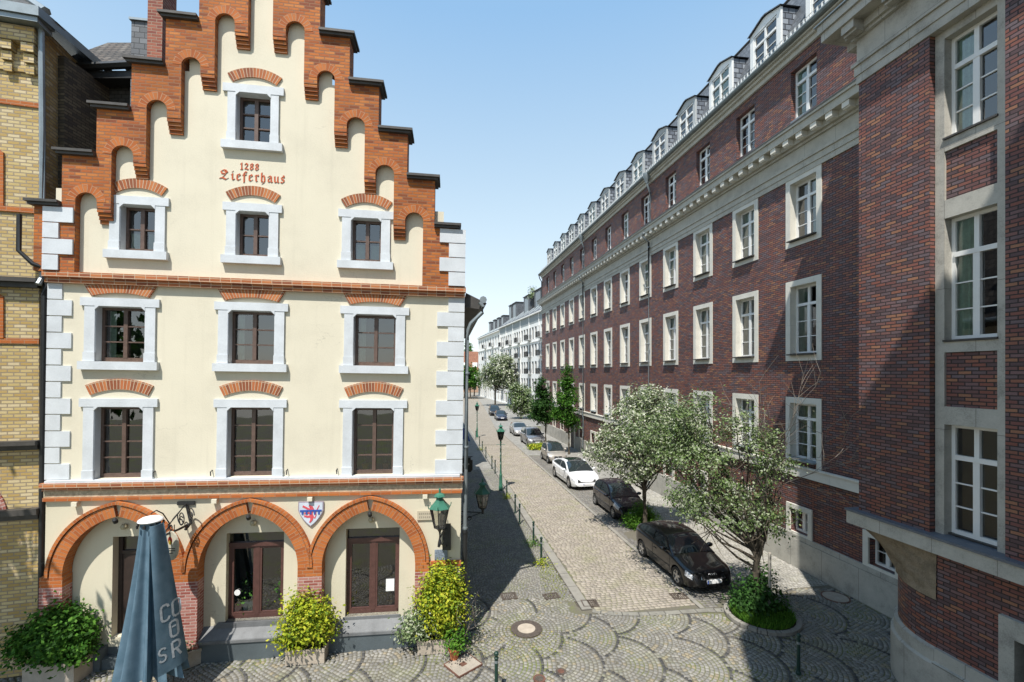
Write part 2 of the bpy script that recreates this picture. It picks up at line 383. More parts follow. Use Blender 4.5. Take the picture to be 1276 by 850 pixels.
# ------------------------------------------------------------------ paving
def blocks(name, cx, cy, ang, w, l, mat, zt=0., jit=.006, inset=.012, dep=.03):
    cx, cy, ang, w, l = [np.asarray(q, float)*np.ones(len(cx)) for q in (cx, cy, ang, w, l)]
    N = len(cx); ca, sa = np.cos(ang), np.sin(ang)
    top = zt+RNG.uniform(-jit, jit, N); V = np.zeros((N, 8, 3))
    for i, (a, b) in enumerate(((-1,-1),(1,-1),(1,1),(-1,1))):
        for lvl in (0, 1):
            sh = 0. if lvl == 0 else inset
            px = a*(w/2-sh)+RNG.uniform(-.006, .006, N); py = b*(l/2-sh)+RNG.uniform(-.006, .006, N)
            V[:, i+4*lvl, 0] = cx+ca*px-sa*py; V[:, i+4*lvl, 1] = cy+sa*px+ca*py
            V[:, i+4*lvl, 2] = (top-dep) if lvl == 0 else top+RNG.uniform(-.003, .003, N)
    F = np.array([(4,5,6,7),(0,1,5,4),(1,2,6,5),(2,3,7,6),(3,0,4,7)])
    faces = (F[None]+8*np.arange(N)[:, None, None]).reshape(-1, 4)
    me = bpy.data.meshes.new(name); me.vertices.add(N*8); me.vertices.foreach_set('co', V.ravel())
    me.loops.add(faces.size); me.loops.foreach_set('vertex_index', faces.ravel().astype(np.int32))
    me.polygons.add(len(faces)); me.polygons.foreach_set('loop_start', np.arange(0, faces.size, 4, dtype=np.int32))
    me.update(calc_edges=True); me.materials.append(mat)
    o = bpy.data.objects.new(name, me); COL.objects.link(o); struct(o); return o

g = MB(); S_ = 700
g.face([(-S_, -60, -.05), (S_, -60, -.05), (S_, 1200, -.05), (-S_, 1200, -.05)])
struct(g.build('ground', MT['mortar']))
MT['road_far'] = M_brick('distant_setts', .2, .16, .012, [(.33, .29, .24), (.38, .34, .28), (.3, .265, .22)], (.2, .175, .14), .4, dirt=.2)
MT['pave_far'] = M_brick('distant_paving', .3, .3, .006, [(.3, .29, .265), (.34, .33, .3), (.27, .26, .24)], (.2, .19, .17), .2, dirt=.2)
def strip(name, a0, a1, Y0, Y1, z, mat, far=0.):
    m = MB(); n = 24
    for i in range(n):
        p0 = Y0+(Y1-Y0)*i/n; p1 = Y0+(Y1-Y0)*(i+1)/n
        m.face([G(a0, p0, z), G(a1, p0, z), G(a1, p1, z), G(a0, p1, z)])
    return struct(m.build(name, mat))
# mortar bed just under every sett field
strip('paving_bed', -24, 14.2, -6, 62, -.014, MT['mortar'])
ROADE = 13.95
MT['sett_road'] = M_island('road_setts', [(.34, .3, .25), (.38, .335, .275), (.32, .28, .235), (.36, .315, .265), (.41, .365, .305), (.33, .29, .25), (.29, .255, .215)], .8, .2, ((.2, .22, .06), .35), .15)
MT['sett_plaza'] = M_island('plaza_setts', [(.27, .26, .235), (.33, .315, .285), (.22, .215, .2), (.3, .285, .25), (.4, .38, .34), (.2, .19, .175), (.36, .3, .2), (.29, .28, .27), (.31, .29, .26), (.25, .24, .215), (.35, .335, .31), (.28, .27, .24)], .8, .3, ((.24, .26, .08), .3), .35)
MT['sett_dark'] = M_island('basalt_setts', [(.075, .073, .07), (.11, .105, .1), (.06, .06, .062)], .7, .2)
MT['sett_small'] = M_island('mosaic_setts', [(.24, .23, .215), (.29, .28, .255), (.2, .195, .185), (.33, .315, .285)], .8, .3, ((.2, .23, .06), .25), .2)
MT['sett_park'] = M_island('parking_setts', [(.2, .19, .175), (.25, .235, .215), (.17, .16, .15), (.23, .21, .185)], .8, .25, None, .25)
MT['sett_pale'] = M_island('pale_pavement_setts', [(.36, .345, .31), (.42, .4, .36), (.33, .315, .285), (.46, .44, .4)], .8, .25, None, .2)

def inbuild(x, y):   # footprints of the houses (no paving inside)
    a = x-TA*y
    return (a > 13.6)
# fish-scale pattern of the square
Rs = 1.22; ROWY = 1.2; PITCH = 1.5
circ = []
for r_ in range(-6, 5):
    for c_ in range(-13, 10):
        yc = 12.56+ROWY*r_; tip = 2.9+PITCH*c_+(.95 if r_ % 2 else 0)
        circ.append((tip-Rs-.0, yc))
circ = np.array(circ); circ += RNG.uniform(-.07, .07, circ.shape); order = np.argsort(circ[:, 0]); circ = circ[order]
LX, LY, LA, LW, LL, LD = [], [], [], [], [], []
MHX, MHY = (656-CX)*FPX*CAMH/(783.6-CY)/FPX, FPX*CAMH/(783.6-CY)
def add(px, py, an, wd, ln, dark, i):
    ok = np.ones(len(px), bool)
    for j in range(max(0, i-60), i):
        dx_ = px-circ[j, 0]; dy_ = py-circ[j, 1]
        ok &= ~(((dx_ > 0) & (dx_**2+dy_**2 < (Rs-.01)**2)) | ((dx_ <= 0) & (dx_ > -.9) & (abs(dy_) < Rs-.01)))
    ok &= (px-MHX)**2+(py-MHY)**2 > .93**2
    LX.append(px[ok]); LY.append(py[ok]); LA.append(an[ok]); LW.append(np.full(ok.sum(), wd-.011)); LL.append(np.full(ok.sum(), ln-.011)); LD.append(np.full(ok.sum(), dark) & (RNG.uniform(0, 1, ok.sum()) > .06))
for i, (cx_, cy_) in enumerate(circ):
    k_ = 0; r_ = Rs
    while r_ > .06:
        wd = .1 if k_ == 0 else .105
        n = max(2, int(math.pi*(r_-wd/2)/(.105 if k_ else .1)))
        th = -math.pi/2+math.pi*(np.arange(n)+.5)/n+RNG.uniform(-.01, .01)
        add(cx_+(r_-wd/2)*np.cos(th), cy_+(r_-wd/2)*np.sin(th), th, wd, math.pi*(r_-wd/2)/n, k_ == 0 and (i*37 % 11) > 1, i)
        xs_q = cx_-.05-.105*np.arange(7)+RNG.uniform(-.02, .02)
        for sg in (-1, 1): add(xs_q, np.full(7, cy_+sg*(r_-wd/2)), np.full(7, math.pi/2), wd, .105, k_ == 0, i)
        r_ -= wd; k_ += 1
r_ = .46
while r_ < .9:
    n = int(2*math.pi*(r_+.05)/.105); th = 2*math.pi*np.arange(n)/n
    LX.append(MHX+(r_+.05)*np.cos(th)); LY.append(MHY+(r_+.05)*np.sin(th)); LA.append(th); LW.append(np.full(n, .09)); LL.append(np.full(n, 2*math.pi*(r_+.05)/n-.014)); LD.append(np.zeros(n, bool)); r_ += .105
LX, LY, LA, LW, LL, LD = map(np.concatenate, (LX, LY, LA, LW, LL, LD))
La = LX-TA*LY
def roadend(a): return ROADE+.12*np.sin((a-4.8)*.9)-.25*np.exp(-(a-4.9)**2*3)*-1
left_ok = (La < 4.2) & (LY < 14.6+.0*La)
mid_ok = (La >= 4.2) & (La < 9.6) & (LY < ROADE-.25)
right_ok = (La >= 9.6) & (La < 13.4) & (LY < 15.3)
housel = (LX < -1.35) & (LY > 12.27-.1352/.9908*(-1.42-LX)-.05)
okk = (left_ok | mid_ok | right_ok) & (LY > 7.5) & ~housel & ((LX-7.25)**2+(LY-13.7)**2 > 1.0)
dk = okk & LD; lt = okk & ~LD
blocks('square_paving', LX[lt], LY[lt], LA[lt], LW[lt], LL[lt], MT['sett_plaza'])
blocks('paving_arcs', LX[dk], LY[dk], LA[dk], LW[dk], LL[dk], MT['sett_dark'])
def rows(name, a0, a1, Y0, Y1, w, l, mat, wave=0., wl=1.5, skip=None, zt=0., gap=.01, jl=.25):
    X, Y, A, W, L = [], [], [], [], []
    nr = int((Y1-Y0)/l)
    for r_ in range(nr):
        y = Y0+(r_+.5)*l; a = a0+RNG.uniform(0, .5)*w
        while a < a1-w*.4:
            ww = w*(1+RNG.uniform(-jl, jl)); ac = a+ww/2
            yy = y-TA*(ac-(a0+a1)/2)+(wave*abs(math.sin(math.pi*(ac-a0)/wl)) if wave else 0)
            sl = (wave*math.cos(math.pi*((ac-a0) % wl)/wl)*math.pi/wl if wave else 0)
            X.append(ac+TA*yy); Y.append(yy); A.append(math.atan(sl)-math.atan(TA)); W.append(ww-gap); L.append(l-gap)
            a += ww
    X, Y, A, W, L = map(np.array, (X, Y, A, W, L))
    if skip is not None:
        kk = ~skip(X, Y); X, Y, A, W, L = X[kk], Y[kk], A[kk], W[kk], L[kk]
    return blocks(name, X, Y, A, W, L, mat, zt)
rows('road', 4.86, 8.15, ROADE, 46, .175, .135, MT['sett_road'], gap=.009)
strip('distant_road', 4.86, 8.15, 46, 62, -.006, MT['road_far'])
pit = lambda X, Y: (((X-7.25)**2+(Y-13.7)**2) < 1.05) | (((X-5.75)**2+(Y-20.3)**2) < .5)
rows('parking_lane', 8.32, 10.3, ROADE+.0, 40, .15, .13, MT['sett_park'], skip=pit)
strip('distant_parking', 8.32, 10.3, 40, 62, -.006, MT['pave_far'])
rows('pavement_mosaic', 10.34, 13.5, 15.3, 30, .12, .105, MT['sett_pale'], skip=pit)
strip('pavement_far', 10.34, 13.5, 30, 62, -.006, MT['pave_far'])
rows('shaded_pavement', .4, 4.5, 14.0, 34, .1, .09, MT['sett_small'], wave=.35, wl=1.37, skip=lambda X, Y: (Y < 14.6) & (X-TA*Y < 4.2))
strip('left_pavement', -2, 4.5, 34, 62, -.006, MT['pave_far'])
# kerbs: raised granite strips
def kerb(name, pts, w, z, mat):
    m = MB()
    for (a0, Y0), (a1, Y1) in zip(pts[:-1], pts[1:]):
        A = Vector(G(a0, Y0)); B = Vector(G(a1, Y1)); d = (B-A); nrm = Vector((-d.y, d.x, 0)).normalized()*w/2
        p = [A+nrm, A-nrm, B-nrm, B+nrm]
        L0 = 0; L1 = d.length
        m.face([(q.x, q.y, z) for q in p], [(0, 0), (0, w), (L1, w), (L1, 0)])
        for i in range(4):
            a, b = p[i], p[(i+1) % 4]; m.face([(a.x, a.y, -.05), (b.x, b.y, -.05), (b.x, b.y, z), (a.x, a.y, z)])
    return struct(m.build(name, mat))
kerb('kerb_left', [(4.66, 13.9), (4.66, 62)], .32, .03, MT['kerb'])
kerb('kerb_line', [(4.47, 14.1), (4.47, 46)], .03, -.002, MT['castiron'])
kerb('kerb_end', [(4.82, 13.86), (5.4, 13.7), (6.2, 13.68), (7.2, 13.76), (8.3, 13.9), (9.4, 13.9)], .22, .004, M_stone('flush_edge_granite', (.24, .23, .2), .5, 9, .015, .35, .3))
kerb('kerb_lane', [(8.235, 14.0), (8.235, 62)], .16, .012, MT['kerb'])
kerb('kerb_right', [(10.32, 15.2), (10.32, 62)], .14, .06, MT['kerb'])
# the far end of the street bends
def gpx(px, py, z=0.):
    Y = FPX*(CAMH-z)/(py-CY); return ((px-CX)*Y/FPX, Y, z)
m = MB()
m.face([G(4.86, 62, -.008), G(8.3, 62, -.008), (-6.2, 100, -.008), (-11.2, 100, -.008)]); m.face([(-11.2, 100, -.008), (-6.2, 100, -.008), (-12, 150, -.008), (-18, 150, -.008)])
m.face([(-60, 150, -.008), (30, 150, -.008), (30, 170, -.008), (-60, 170, -.008)])
struct(m.build('far_road', MT['road_far']))
m = MB()
m.face([G(8.3, 62, -.004), G(16, 62, -.004), (2, 100, -.004), (-6.2, 100, -.004)]); m.face([(-6.2, 100, -.004), (2, 100, -.004), (-9.5, 150, -.004), (-12, 150, -.004)])
m.face([G(-3, 62, -.004), G(4.86, 62, -.004), (-11.2, 100, -.004), (-16, 100, -.004)])
struct(m.build('far_pavement', MT['pave_far']))
# ================================================================== the gabled house on the left
TAU = .0145
Ev = Vector((.9908, .1352, 0)).normalized(); Kv = Vector((0, 0, 1))
EX = (Ev*math.cos(TAU)-Kv*math.sin(TAU)); KX = (Ev*math.sin(TAU)+Kv*math.cos(TAU)); BY = KX.cross(EX)
HO = Vector((-1.42, 12.27, 0))
hm = Matrix((( EX.x, BY.x, KX.x, HO.x), (EX.y, BY.y, KX.y, HO.y), (EX.z, BY.z, KX.z, HO.z), (0, 0, 0, 1)))
house = thing('gabled_house', 'cream rendered house with stepped orange brick gable and three pointed arches', 'house')
house.matrix_world = hm
def HP(s_, y, z): return hm @ Vector((s_, y, z))
SW = -9.88; CTR = -5.17                                # left corner, gable axis (right corner is 0)
def wall_holes(m, x0, x1, z0, z1, y, holes, depth, thick_back=True):
    """front wall sheet at y with rectangular openings and their reveals going back by depth"""
    xs = sorted({x0, x1, *[h[0] for h in holes], *[h[1] for h in holes]}); zs = sorted({z0, z1, *[h[2] for h in holes], *[h[3] for h in holes]})
    xs = [x for x in xs if x0 <= x <= x1]; zs = [z for z in zs if z0 <= z <= z1]
    for i in range(len(xs)-1):
        for j in range(len(zs)-1):
            cx_, cz_ = (xs[i]+xs[i+1])/2, (zs[j]+zs[j+1])/2
            if any(h[0] < cx_ < h[1] and h[2] < cz_ < h[3] for h in holes): continue
            m.face([(xs[i], y, zs[j]), (xs[i+1], y, zs[j]), (xs[i+1], y, zs[j+1]), (xs[i], y, zs[j+1])])
    for a, b, c, d in holes:
        m.face([(a, y, c), (a, y, d), (a, y+depth, d), (a, y+depth, c)]); m.face([(b, y, d), (b, y, c), (b, y+depth, c), (b, y+depth, d)])
        m.face([(a, y, d), (b, y, d), (b, y+depth, d), (a, y+depth, d)]); m.face([(a, y, c), (a, y+depth, c), (b, y+depth, c), (b, y, c)])
    return m
# window openings: (centre, half width, z0, z1)
WIN = [(-5.355, .415, 12.94, 14.18, 'a')]
WIN += [(-7.965, .395, 10.07, 11.2, 'b'), (-5.335, .395, 10.07, 11.2, 'b'), (-2.56, .385, 10.07, 11.2, 'b')]
WIN += [(-8.31, .55, 7.36, 8.7, 'c'), (-5.32, .55, 7.36, 8.7, 'c'), (-2.305, .54, 7.36, 8.7, 'c')]
WIN += [(-8.31, .54, 4.5, 6.26, 'd'), (-5.31, .55, 4.5, 6.26, 'd'), (-2.31, .53, 4.5, 6.26, 'd')]
holes = [(c-h, c+h, a, b) for c, h, a, b, _ in WIN]
ARC = [(-8.27, 'door'), (-5.28, 'shop'), (-2.355, 'shop')]; AW, ASZ = 1.17, 2.2
AH = 1.41; AR = (AW*AW+AH*AH)/(2*AW); AOFF = AR-AW    # pointed arch: radius, centre offset
def archpts(w_, extra=0., n=12, zs=ASZ):
    """outline of a pointed opening, left spring to right spring"""
    r_ = AR+extra; apex = math.acos(AOFF/r_); pts = []
    for i in range(n+1): a = math.pi-apex*i/n; pts.append((AOFF+r_*math.cos(a), zs+r_*math.sin(a)))
    return pts+[(-x, z) for x, z in pts[-2::-1]]
m = MB()
wall_holes(m, SW, 0, 4.3, 9.3, 0, [h for h in holes if h[3] < 9.3], .28)
# gable field, clipped under the roof steps
xs_ = lambda t: CTR+t
gh = [h for h in holes if h[2] > 9.4]
def field(m):
    polys = [(CTR-4.7, CTR+4.7, 9.3, 11.6), (CTR-3.4, CTR+3.4, 11.6, 13.2), (CTR-2.5, CTR+2.5, 13.2, 15.3), (CTR-1.2, CTR+1.2, 15.3, 17.6)]
    for x0, x1, z0, z1 in polys: wall_holes(m, x0, x1, z0, z1, 0, [h for h in gh if z0 < h[2] and h[3] < z1], .28)
field(m)
# the opening at 11.2 is inside the first band, the attic opening (12.94-14.18) crosses two bands: rebuild that band
m.v = []; m.f = []; m.uv = []
wall_holes(m, SW, 0, 4.3, 9.3, 0, [h for h in holes if h[3] < 9.3], .28)
wall_holes(m, CTR-4.6, CTR+4.6, 9.3, 11.5, 0, [h for h in gh if h[3] < 11.5], .28)
wall_holes(m, CTR-3.5, CTR+3.5, 11.5, 12.9, 0, [], .28)
wall_holes(m, CTR-2.7, CTR+2.7, 12.9, 14.6, 0, [h for h in gh if h[2] > 12], .28)
wall_holes(m, CTR-1.7, CTR+1.7, 14.6, 16.0, 0, [], .28)
wall_holes(m, CTR-1.0, CTR+1.0, 16.0, 17.6, 0, [], .28)
# body of the house: side walls, back, gable back wall
m.box(SW, 0, .45, 11, -.3, 9.2, skip='ft'); m.face([(0, 0, 4.3), (0, .45, 4.3), (0, .45, 9.3), (0, 0, 9.3)]); m.face([(SW, .45, 4.3), (SW, 0, 4.3), (SW, 0, 9.3), (SW, .45, 9.3)])
m.prism([(SW, 9.2), (0, 9.2), (CTR, 16.2)], 10.7, 11)
m.build('wall', MT['cream'], house)
# ground floor wall with the three arches
m = MB()
out = [(SW, -.3), (0, -.3), (0, 4.3), (SW, 4.3)]; hs = []
for c, _ in ARC:
    hs.append([(c+x, z) for x, z in archpts(AW, .03)]+[(c+AW+.03, -.15), (c-AW-.03, -.15)])
m.prism(out, 0, .22, hs)
# recessed wall inside the arches with door and shop openings
SHOP = {-8.27: (-8.56, -7.28, .52, 3.02), -5.28: (-5.94, -4.55, .76, 3.02), -2.355: (-3.0, -1.62, .72, 3.04)}
for c, _ in ARC:
    a, b, z0, z1 = SHOP[c]
    wall_holes(m, c-1.4, c+1.4, -.3, 4.0, .215, [(a, b, z0, z1)], .3)
m.build('ground_floor_wall', MT['cream_lo'], house)
# gable brickwork: stepped parapet with hanging corbels and round-headed niches
ZT = [18.2, 17.05, 15.86, 14.68, 13.52, 12.36, 11.13]; TE = [.68, 1.42, 2.16, 2.90, 3.64, 4.36, 4.93]
half = []
NI = [(.60, 1.05, 16.1), (1.37, 1.80, 14.94), (2.11, 2.56, 13.81), (2.84, 3.31, 12.63), (3.61, 4.07, 11.45)]
PB = [15.27, 14.15, 12.99, 11.84, 10.68]
def niche(x0, x1, za, n=7, drop=.30):
    c = (x0+x1)/2; h = (x1-x0)/2; pts = []
    for i in range(n+1):
        a = math.pi*(1-i/n); pts.append((c+h*math.cos(a), za-drop+drop*math.sin(a)**.8))
    return pts
half += [(0, 17.25), (.2, 17.1), (.29, 16.85)]
x_prev = .29
for i, (x0, x1, za) in enumerate(NI):
    half += [(x_prev, PB[i]+.34), (x0, PB[i]+.34)]
    half += niche(x0, x1, za); x_prev = x1
half += [(4.07, 9.47), (4.93, 9.47)]
for i in range(6, -1, -1):
    z = ZT[i]-.12
    half.append((TE[i], z))
    if i: half.append((TE[i-1], z))
half.append((0, ZT[0]-.12))
poly = [(CTR+x, z) for x, z in half]+[(CTR-x, z) for x, z in half[::-1] if x > 0]
m = MB(); m.prism(poly, -.16, .3)
for sgn in (-1, 1):
    for i, (x0, x1, za) in enumerate(NI):
        pa = .29 if i == 0 else NI[i-1][1]
        for q in range(4):
            zz = PB[i]+.34-.085*q
            m.box(CTR+sgn*pa, CTR+sgn*x0, -.15+.034*q, 0, zz-.085, zz-.004)
m.build('gable_brickwork', MT['orange_old'] if False else MT['orange'], house)
# header arches round the niches
for sgn in (-1, 1):
    for x0, x1, za in NI:
        m = MB(); c = CTR+sgn*(x0+x1)/2; h = (x1-x0)/2
        m.arcband(c, za-.30, h+.005, h+.2, math.pi-.05, .05, -.165, -.1, 12)
        m.build('niche_arch', MT['arch'], house)
# dark capping slabs of the steps
edges = [0]+TE
for sgn in (-1, 1):
    for i in range(7):
        a, b = edges[i], edges[i+1]; z = ZT[i]
        mm = MB()
        x0 = CTR+sgn*(a-(.0 if i == 0 else -.0)); x1 = CTR+sgn*(b+.13)
        mm.box(x0, x1, -.30, .42, z-.06, z); mm.box(x0, CTR+sgn*(b+.08), -.25, .38, z-.12, z-.061)
        if i == 0 and sgn < 0: continue
        if i == 0: mm = MB(); mm.box(CTR-TE[0]-.13, CTR+TE[0]+.13, -.3, .42, z-.06, z)
        mm.build('step_capping', MT['darkmetal'], house)
# string courses
m = MB(); m.box(SW-.04, .04, -.17, .02, 9.35, 9.475); m.box(SW-.02, .02, -.11, .02, 9.22, 9.349); m.build('string_course', MT['vous'], house)
m = MB(); m.box(SW-.05, .05, -.14, .02, 4.335, 4.44); m.box(SW-.03, .03, -.085, .02, 4.25, 4.334); m.build('string_course', MT['vous'], house)
m = MB(); m.box(SW-.03, .03, -.03, -.005, 4.085, 4.249); m.build('rough_band', MT['bandstone'], house)
m = MB(); m.box(SW-.02, .02, -.075, -.003, 4.0, 4.084); m.build('brick_band', MT['arch'], house)
m = MB(); m.box(SW+.05, -.05, -.12, .02, 4.44, 4.5); m.build('window_ledge', MT['whitestone'], house)
# quoins
def quoins(x, sg, zlist, y=-.035, h=None):
    m = MB()
    for i, (z0, z1, L) in enumerate(zlist): m.box(x+sg*.015, x-sg*L, y, .5, z0+.012, z1-.012)
    return m.build('quoin', MT['whitestone'], house)
zz = np.linspace(4.5, 9.22, 13); zl = [(zz[i], zz[i+1], .82 if i % 2 == 0 else .48) for i in range(12)]
quoins(0, 1, [(a, b, L*.86) for a, b, L in zl]); quoins(SW, -1, [(a, b, L*.62) for a, b, L in zl])
z5 = np.linspace(9.49, 11.0, 5)
quoins(0, 1, [(z5[i], z5[i+1], .42 if i % 2 == 0 else .66) for i in range(4)], -.2)
quoins(SW, -1, [(z5[i], z5[i+1], .32 if i % 2 == 0 else .62) for i in range(4)], -.2)
# windows: stone surround with sash, pane, brick arch
def window(c, h, z0, z1, kind, idx):
    y = -.05
    jw = {'a': .19, 'b': .22, 'c': .23, 'd': .23}[kind]; lw = {'a': .72, 'b': .7, 'c': .87, 'd': .86}[kind]; lt = .2
    m = MB(); ch = .09
    # lintel with a shouldered soffit, jambs, sill
    m.prism([(c-lw, z1), (c-h, z1), (c-h, z1-.09), (c-h+ch, z1), (c+h-ch, z1), (c+h, z1-.09), (c+h, z1), (c+lw, z1), (c+lw, z1+lt), (c-lw, z1+lt)], y-.01, .0)
    zb = z0 if kind != 'd' else 4.5
    for sx in (-1, 1):
        m.box(c+sx*h, c+sx*(h+jw), y, .0, zb, z1-.001); m.box(c+sx*(h-.012), c+sx*(h+jw+.012), y-.018, .0, zb, zb+.22)
        m.box(c+sx*h, c+sx*(h-.012), -.03, .26, zb, z1)
    m.box(c-h, c+h, -.02, .26, z1-.012, z1-.001)
    if kind != 'd': m.box(c-lw, c+lw, y-.07, .27, z0-.2, z0-.003)
    root = m.build('window', MT['whitestone'], house)
    if kind in 'a': pass
    # sash: frame, mullion, glazing bars
    s = MB(); yf = .17; fw = .055
    s.box(c-h+.013, c-h+fw+.02, yf, yf+.07, z0, z1-.013); s.box(c+h-.013, c+h-fw-.02, yf, yf+.07, z0, z1-.013)
    s.box(c-h+.075, c+h-.075, yf+.001, yf+.07, z1-.075, z1-.014); s.box(c-h+.075, c+h-.075, yf-.012, yf+.07, z0, z0+.1)
    s.box(c-.045, c+.045, yf-.02, yf+.06, z0+.1, z1-.075)
    rows_ = {'a': 3, 'b': 2, 'c': 3, 'd': 4}[kind]
    hh = (z1-.08-z0-.1)/rows_
    for r_ in range(1, rows_):
        for sx in (-1, 1): s.box(c+sx*.046, c+sx*(h-.076), yf+.0, yf+.05, z0+.1+hh*r_-.016, z0+.1+hh*r_+.016)
    s.build('sash', MT['brownwood'], root)
    p = MB(); p.face([(c-h+.02, yf+.045, z0), (c+h-.02, yf+.045, z0), (c+h-.02, yf+.045, z1), (c-h+.02, yf+.045, z1)]); p.build('pane', MT['glass'], root)
    p = MB(); p.box(c-h-.3, c+h+.3, .3, 1.2, z0-.2, z1+.2, skip='f'); p.f = [f[::-1] for f in p.f]; p.build('interior', MT['interior'], root)
    if idx in (1, 3): 
        p = MB()
        for sx in (-1, 1): p.box(c+sx*.08, c+sx*(h-.09), .26, .265, z0+.12, z0+.5)
        p.build('curtain', MT['curtain'], root)
    if kind == 'c':
        p = MB(); p.rings([[(c-h+.06+.025*math.sin(j*1.9)+.16*(.3+.7*z/1.2), .27+.015*math.cos(j*2.4), z0+.1+z) for j in (0,)]+[(c-h+.06+.05*j, .28+.02*math.sin(j*2.2), z0+.1+z) for j in range(1, 5)] for z in (0, .6, 1.15)], cap=False, closed=False)
        p.build('curtain', MT['curtain'], root)
    # brick arch over the lintel
    m = MB()
    if kind in 'ab':
        hw, rad, zc = .52, .95, z1+.26; am = math.asin(hw/rad)
        m.arcband(c+(.02 if kind == 'a' else 0), zc-rad*math.cos(am)+.0, rad, rad+.235, math.pi/2+am, math.pi/2-am, -.035, .0, 12)
    elif kind == 'd':
        hw, rad = .64, 1.5; am = math.asin(hw/rad)
        m.arcband(c, z1+.28-rad*math.cos(am), rad, rad+.26, math.pi/2+am, math.pi/2-am, -.035, .0, 14)
    else:
        # springs straight from the string course
        n = 14; b0, b1, zb_, zt_ = .63, .8, z1+.235, 9.225
        for i in range(n):
            f0, f1 = i/n*2-1, (i+1)/n*2-1
            zl0, zl1 = zb_+.09*(1-f0*f0), zb_+.09*(1-f1*f1)
            p4 = [(c+b0*f0, -.06, zl0), (c+b0*f1, -.06, zl1), (c+b1*f1, -.06, zt_), (c+b1*f0, -.06, zt_)]
            m.face(p4, [(0, f0*.72), (0, f1*.72), (zt_-zl1, f1*.72), (zt_-zl0, f0*.72)])
            m.face([(c+b0*f0, -.06, zl0), (c+b0*f0, 0, zl0), (c+b0*f1, 0, zl1), (c+b0*f1, -.06, zl1)])
        for sx in (-1, 1): m.face([(c+sx*b0, -.06, zb_), (c+sx*b1, -.06, zt_), (c+sx*b1, 0, zt_), (c+sx*b0, 0, zb_)])
    m.build('brick_arch', MT['vous'], root)
    return root
WR = [window(*wn, i) for i, wn in enumerate(WIN)]
# brick rings of the three arches, their piers and impost
for c, kd in ARC:
    m = MB(); ap = math.acos(AOFF/AR)
    apo = math.acos(AOFF/(AR+.36))
    m.arcband(c+AOFF, ASZ, AR, AR+.27, math.pi, math.pi-ap*.985, -.10, .2, 16); m.arcband(c-AOFF, ASZ, AR, AR+.27, 0, ap*.985, -.10, .2, 16)
    m.arcband(c+AOFF, ASZ, AR+.29, AR+.36, math.pi, math.pi-apo, -.13, .01, 16); m.arcband(c-AOFF, ASZ, AR+.29, AR+.36, 0, apo, -.13, .01, 16)
    m.build('arch', MT['arch'], house)
PIER = [(-9.92, -9.43), (-7.1, -6.45), (-4.11, -3.52), (-1.18, -.82)]
for i, (a, b) in enumerate(PIER):
    m = MB(); mp = MB()
    (mp).box(a, b, -.10, .2, .38, 1.96); m.box(a, b, -.101, .2, 1.96, 2.2)
    mp.box(a-.03, b+.03, -.13, .2, .3, .42)
    if i in (1, 2):
        cx_ = (a+b)/2; m.prism([(a+.02, 2.2), (b-.02, 2.2), (cx_+.03, 2.62), (cx_-.03, 2.62)], -.095, .1)
    if i == 3: m.box(-.819, .02, -.07, .0, 2.06, 2.2)
    m.build('impost', MT['arch'], house); mp.build('pier', MT['pink'], house)
m = MB(); m.box(SW-.03, -8.62, -.06, .2, -.3, .37); m.box(-7.2, .03, -.06, .25, -.3, .37); m.box(-8.63, -7.19, .0, .5, -.3, .12); m.box(-8.63, -7.19, .2, .6, .12, .3); m.box(-8.6, -7.22, .35, .7, .3, .5)
m.build('plinth', MT['plinth'], house)
m = MB(); m.prism([(-6.45, .36), (-4.1, .36), (-4.4, .76), (-6.1, .76)], .16, .26)
for c, (a, b, z0, z1) in list(SHOP.items())[1:]:
    m.box(c-1.16, c+1.16, -.09, .215, .37, .44); m.obox((c, .1, .55), (1.16, 0, 0), (0, .14, .12), (0, -.012, .012)); m.box(a-.05, b+.05, .18, .4, z0-.1, z0)
m.build('shop_sill', MT['sillst'], house)
